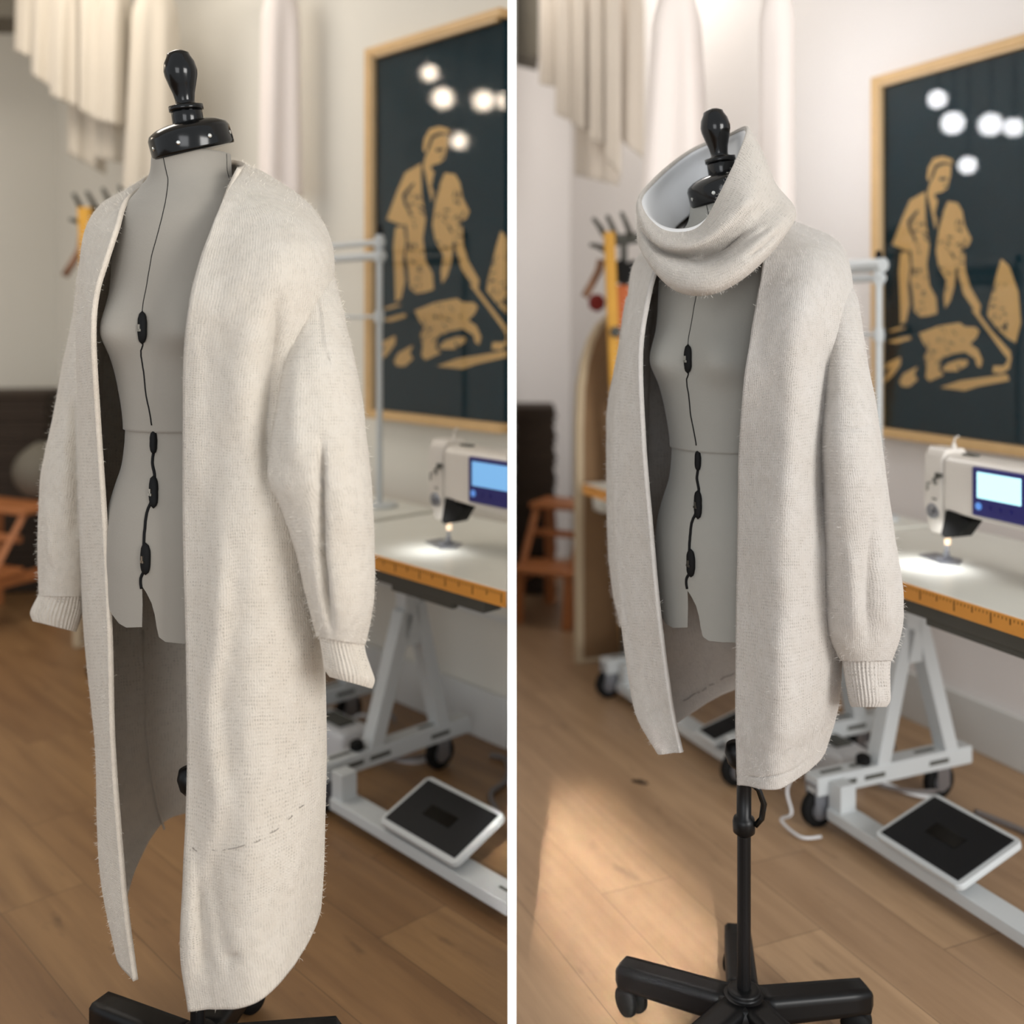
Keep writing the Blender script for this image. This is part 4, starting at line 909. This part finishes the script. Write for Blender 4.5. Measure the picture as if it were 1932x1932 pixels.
b = MB(); b.lathe([(.006,0),(.03,.015),(.034,.045),(.02,.065),(.004,.07)], at(1126,588,4.16), (0,0,1), 20); tag(b.build('pincushion', M['red'], smooth=True), 'dark red pincushion on top of the ironing board end', 'pincushion')
# ironing boards stored upright
def ironing(bay, s, n0, n1, label):
    root = thing('ironing_board', bay.P(s, (n0+n1)/2, 0), label, 'ironing board'); w_ = n1-n0; zt = 1.375
    prof = [(n0,.0),(n1,.0),(n1,.9)]
    for i in range(13):
        a = PI*i/12; prof.append(((n0+n1)/2+w_/2*math.cos(a), zt-.45+.45*math.sin(a)**.8 if i not in (0,12) else zt-.45))
    prof.append((n0,.9))
    b = MB(); b.prism([bay.P(s, x, z) for x, z in prof], bay.d*-.035); tag(b.build('padded_cover', M['beige'], root, bevel=.006), 'pale beige cover edge')
    c = (n0+n1)/2; pr2 = [(c+(x-c)*.86, .02+z*.975) for x, z in prof]
    b = MB(); b.prism([bay.P(s+.004, x, z) for x, z in pr2], bay.d*-.004); b.build('underside', M['beigeb'], root)
ironing(R, -3.69, 1.87, 2.25, 'upright beige ironing board with rounded top left of the short cardigan')
ironing(L, -4.37, 1.66, 2.02, 'upright beige ironing board mostly hidden behind the far sleeve of the long cardigan')
# things on the far end of the right rear table
b = MB(); pp = at(1118, 955, 3.8); b.lathe([(.03,0),(.05,.01),(.055,.05),(.04,.09),(.0,.095)], R.P(-3.62, 1.96, .60), (0,0,1), 24); 
tag(b.build('fabric_bundle', M['tablet'], smooth=True), 'white fabric bundle hanging below the rear table end beside the ironing board', 'fabric')
# slatted basket stacks
def basket(c, w_, d_, h, label, yawd=0):
    root = thing('wicker_hamper', (c[0], c[1], 0), label, 'hamper'); a = math.radians(yawd); ax = (Vector((math.cos(a), math.sin(a), 0)), Vector((-math.sin(a), math.cos(a), 0)), Vector((0,0,1)))
    b = MB(); b.box((c[0],c[1],h/2), (w_*.96, d_*.96, h-.01), ax); b.build('body', M['wicker'], root)
    b = MB(); z = .02
    while z < h-.02:
        o = .006*math.sin(z*60)
        b.tube([Vector((c[0],c[1],z))+ax[0]*(sx*(w_/2+o))+ax[1]*(sy*(d_/2+o)) for sx, sy in ((-1,-1),(1,-1),(1,1),(-1,1))], .009, 6, closed=True); z += .034
    b.build('woven_bands', M['wicker'], root)
    b = MB(); b.box((c[0],c[1],h+.0), (w_*1.04, d_*1.04, .025), ax); b.build('lid', M['wicker'], root, bevel=.006)
basket((-2.50, 5.35), .36, .34, .97, 'tall dark brown wicker hamper at the left edge of the left room', 8)
basket((.112, 5.30), .19, .3, .90, 'tall dark brown wicker hamper beside the partition in the right room', 0)
def stool(o, ax, label, h1=.50, h0=.25, w_=.36, dd=.22, flip=1):
    root = thing('step_stool', o, label, 'step stool'); o = Vector(o); X, Y_ = ax; Z_ = Vector((0,0,1)); ax3 = (X, Y_, Z_)
    b = MB(); b.box(o+Y_*(dd*.5)+Z_*(h1-.012), (w_, dd*.95, .024), ax3); b.build('top_step', M['stool'], root, bevel=.005)
    b = MB(); b.box(o-Y_*(dd*.45)+Z_*(h0-.012), (w_, dd*.95, .024), ax3); b.build('lower_step', M['stool'], root, bevel=.005)
    for e in (-1, 1):
        b = MB(); b.tube([o+X*(e*(w_/2-.03))+Y_*(dd*.85), o+X*(e*(w_/2-.03))+Y_*(dd*.85)+Z_*(h1-.02)], .026, 4); b.build('leg', M['stool'], root)
        b = MB(); p1 = o+X*(e*(w_/2-.03))-Y_*(dd*.85); p2 = o+X*(e*(w_/2-.03))-Y_*(dd*.72)+Z_*(h0-.02); b.tube([p1, p2], .026, 4); b.build('leg', M['stool'], root)
        b = MB(); b.tube([p2-Z_*.02, o+X*(e*(w_/2-.03))+Y_*(dd*.15)+Z_*(h1-.02)], .018, 4); b.build('side_rail', M['stool'], root)
        b = MB(); b.box(o+X*(e*(w_/2-.03))+Z_*(h0-.05)+Y_*.02, (.02, dd*1.7, .045), ax3); b.build('side_rail', M['stool'], root)
    b = MB(); b.box(o+Y_*(dd*.05)+Z_*(h0+.12)+X*0, (w_-.06, .02, .03), ax3); b.build('cross_rail', M['stool'], root, bevel=.003)
stool((.21, 4.80, 0), (Vector((.90,-.42,0)).normalized(), Vector((.42,.90,0)).normalized()), 'red-brown two-step wooden stool beside the partition in the right room', w_=.30)
stool((-2.34, 4.75, 0), (Vector((.90,-.42,0)).normalized(), Vector((.42,.90,0)).normalized()), 'red-brown two-step wooden stool at the left edge of the left room', w_=.42)
b = MB(); rr = []
for i in range(14):
    t = i/13; r_ = .13*math.sin(PI*min(.999, t*.9+.08))**.5
    rr.append([Vector((-2.20+r_*math.cos(2*PI*j/24)*(1+.1*math.sin(3*j)), 4.98+r_*.8*math.sin(2*PI*j/24), .515+.24*t+.01*math.sin(j*1.7))) for j in range(24)])
b.rings(rr, True, True, True); tag(b.build('cloth_bag', M['gdark'], smooth=True), 'grey cloth bag standing on the stool at the left edge', 'bag')
# thread stands with crossbars, in front of the prints
def thread_stand(bay, n, s, arms, label, ztop):
    base = bay.P(s, n, .7355); root = thing('thread_stand', base, label, 'thread stand')
    b = MB(); b.tube([base+Vector((0,0,.008)), Vector((base.x,base.y,ztop))], .0105, 14); b.build('pole', M['steel'], root)
    b = MB(); b.lathe([(.06,0),(.06,.008),(.02,.012)], base, (0,0,1), 24); b.build('foot', M['steel'], root)
    for z, ln, r_ in arms:
        b = MB(); a0 = Vector((base.x,base.y,z)); b.tube([a0+bay.d*.02, a0-bay.d*ln], r_, 12); b.tube([a0-Vector((0,0,.02)), a0+Vector((0,0,.02))], .016, 12); b.build('crossbar', M['steel'], root)
    b = MB(); b.lathe([(.008,0),(.012,.006),(.008,.03)], (base.x,base.y,ztop), (0,0,1), 12); b.build('top_cap', M['matteblk'], root)
sL = [(z, .42, r) for z, r in ((1.60,.010),(1.555,.014),(1.355,.006))]
thread_stand(L, 2.06, -2.83, sL, 'pale grey thread stand with crossbars overlapping the print in the left room', 1.625)
thread_stand(R, 2.33, -2.55, [(1.515,.34,.022),(1.475,.34,.012),(1.30,.34,.006)], 'pale grey thread stand with crossbars overlapping the print in the right room', 1.53)
# cables and floor clutter by the table feet
def clutter(bay, s, n, label1, label2):
    rnd = random.Random(7)
    c = bay.P(s, n, 0)
    root = thing('power_box', c, label1, 'power box'); b = MB(); b.box(c+Vector((0,0,.05)), (.24,.12,.1), bay.ax); b.build('case', M['cable'], root, bevel=.02)
    b = MB(); b.box(c+Vector((0,0,.104)), (.12,.06,.008), bay.ax); b.build('cover', M['dgrey'], root, bevel=.002)
    b = MB(); b.lathe([(.02,0),(.035,.01),(.035,.04),(.02,.05)], bay.P(s-.07, n-.06, .05), -bay.n, 20); b.build('outlet', M['blue'], root)
    for k in range(2):
        pts = []; a0 = rnd.uniform(0, 6)
        for i in range(26):
            t = i/25; a = a0+t*(5+k); r_ = .06+.13*t
            pts.append(bay.P(s+.05+r_*math.cos(a)*1.2, n+.12+r_*math.sin(a)*.7, .012+.012*k+.07*abs(math.sin(t*7+k))*(1-t)))
        b = MB(); b.tube(pts, .006, 8); tag(b.build('cable', M['cable'] if k % 2 == 0 else M['gcable'], smooth=True), ('white ' if k == 0 else 'grey ')+label2, 'cable')
clutter(L, -2.78, 1.86, 'white power box on the floor behind the hem of the long cardigan', 'cable coiled on the floor by the power box behind the long cardigan')
clutter(R, -2.52, 2.12, 'white power box on the floor behind the hem of the short cardigan', 'cable coiled on the floor by the power box behind the short cardigan')
def cm(pts):
    P = [Vector(p) for p in pts]; o = []
    for i in range(len(P)-1):
        for j in range(8): o.append(cr(P[max(0,i-1)], P[i], P[i+1], P[min(len(P)-1,i+2)], j/8))
    return o+[P[-1]]
def gcab(pts, lab): bb = MB(); bb.tube(cm(pts), .008, 8); tag(bb.build('cable', M['gcable'], smooth=True), lab, 'cable')
b = MB(); b.tube(cm([R.P(-2.26,1.80,.18), R.P(-2.30,1.79,.10), R.P(-2.27,1.78,.05), R.P(-2.30,1.77,.02), R.P(-2.22,1.77,.012), R.P(-2.2,1.82,.012)]), .004, 8); tag(b.build('cable', M['cable'], smooth=True), 'thin white cable looping beside the chrome caster under the right table', 'cable')
gcab([R.P(-2.15,2.3,.01), R.P(-2.0,2.33,.01), R.P(-1.85,2.3,.01), R.P(-1.75,2.2,.01), R.P(-1.72,2.1,.01)], 'grey cable on the floor behind the pedal at the right edge')
gcab([L.P(-2.42,2.18,.01), L.P(-2.36,2.19,.01), L.P(-2.26,2.1,.01), L.P(-2.22,2.0,.01), L.P(-2.1,1.93,.01)], 'grey cable on the floor behind the pedal beside the partition')
b = MB(); p = at(1208,1456,3.08); b.tube([(p.x-.022,p.y+.01,.004),(p.x,p.y,.006),(p.x+.02,p.y-.012,.005)], [.003,.006,.003], 8); tag(b.build('thread_scrap', M['tick'], smooth=True), 'tiny dark scrap on the floor left of the black stand pole', 'scrap')
# sun on the floor of the right room, cast by an area lamp narrowed and rolled to shape the patch
sb = area('sunbeam', (-.25, -2.5, 3.2), (.21, 2.5, 0), .30, 1.6, (1.0, .96, .91), spread=2, sy=.55)
sb.rotation_euler.rotate_axis('Z', math.radians(39))
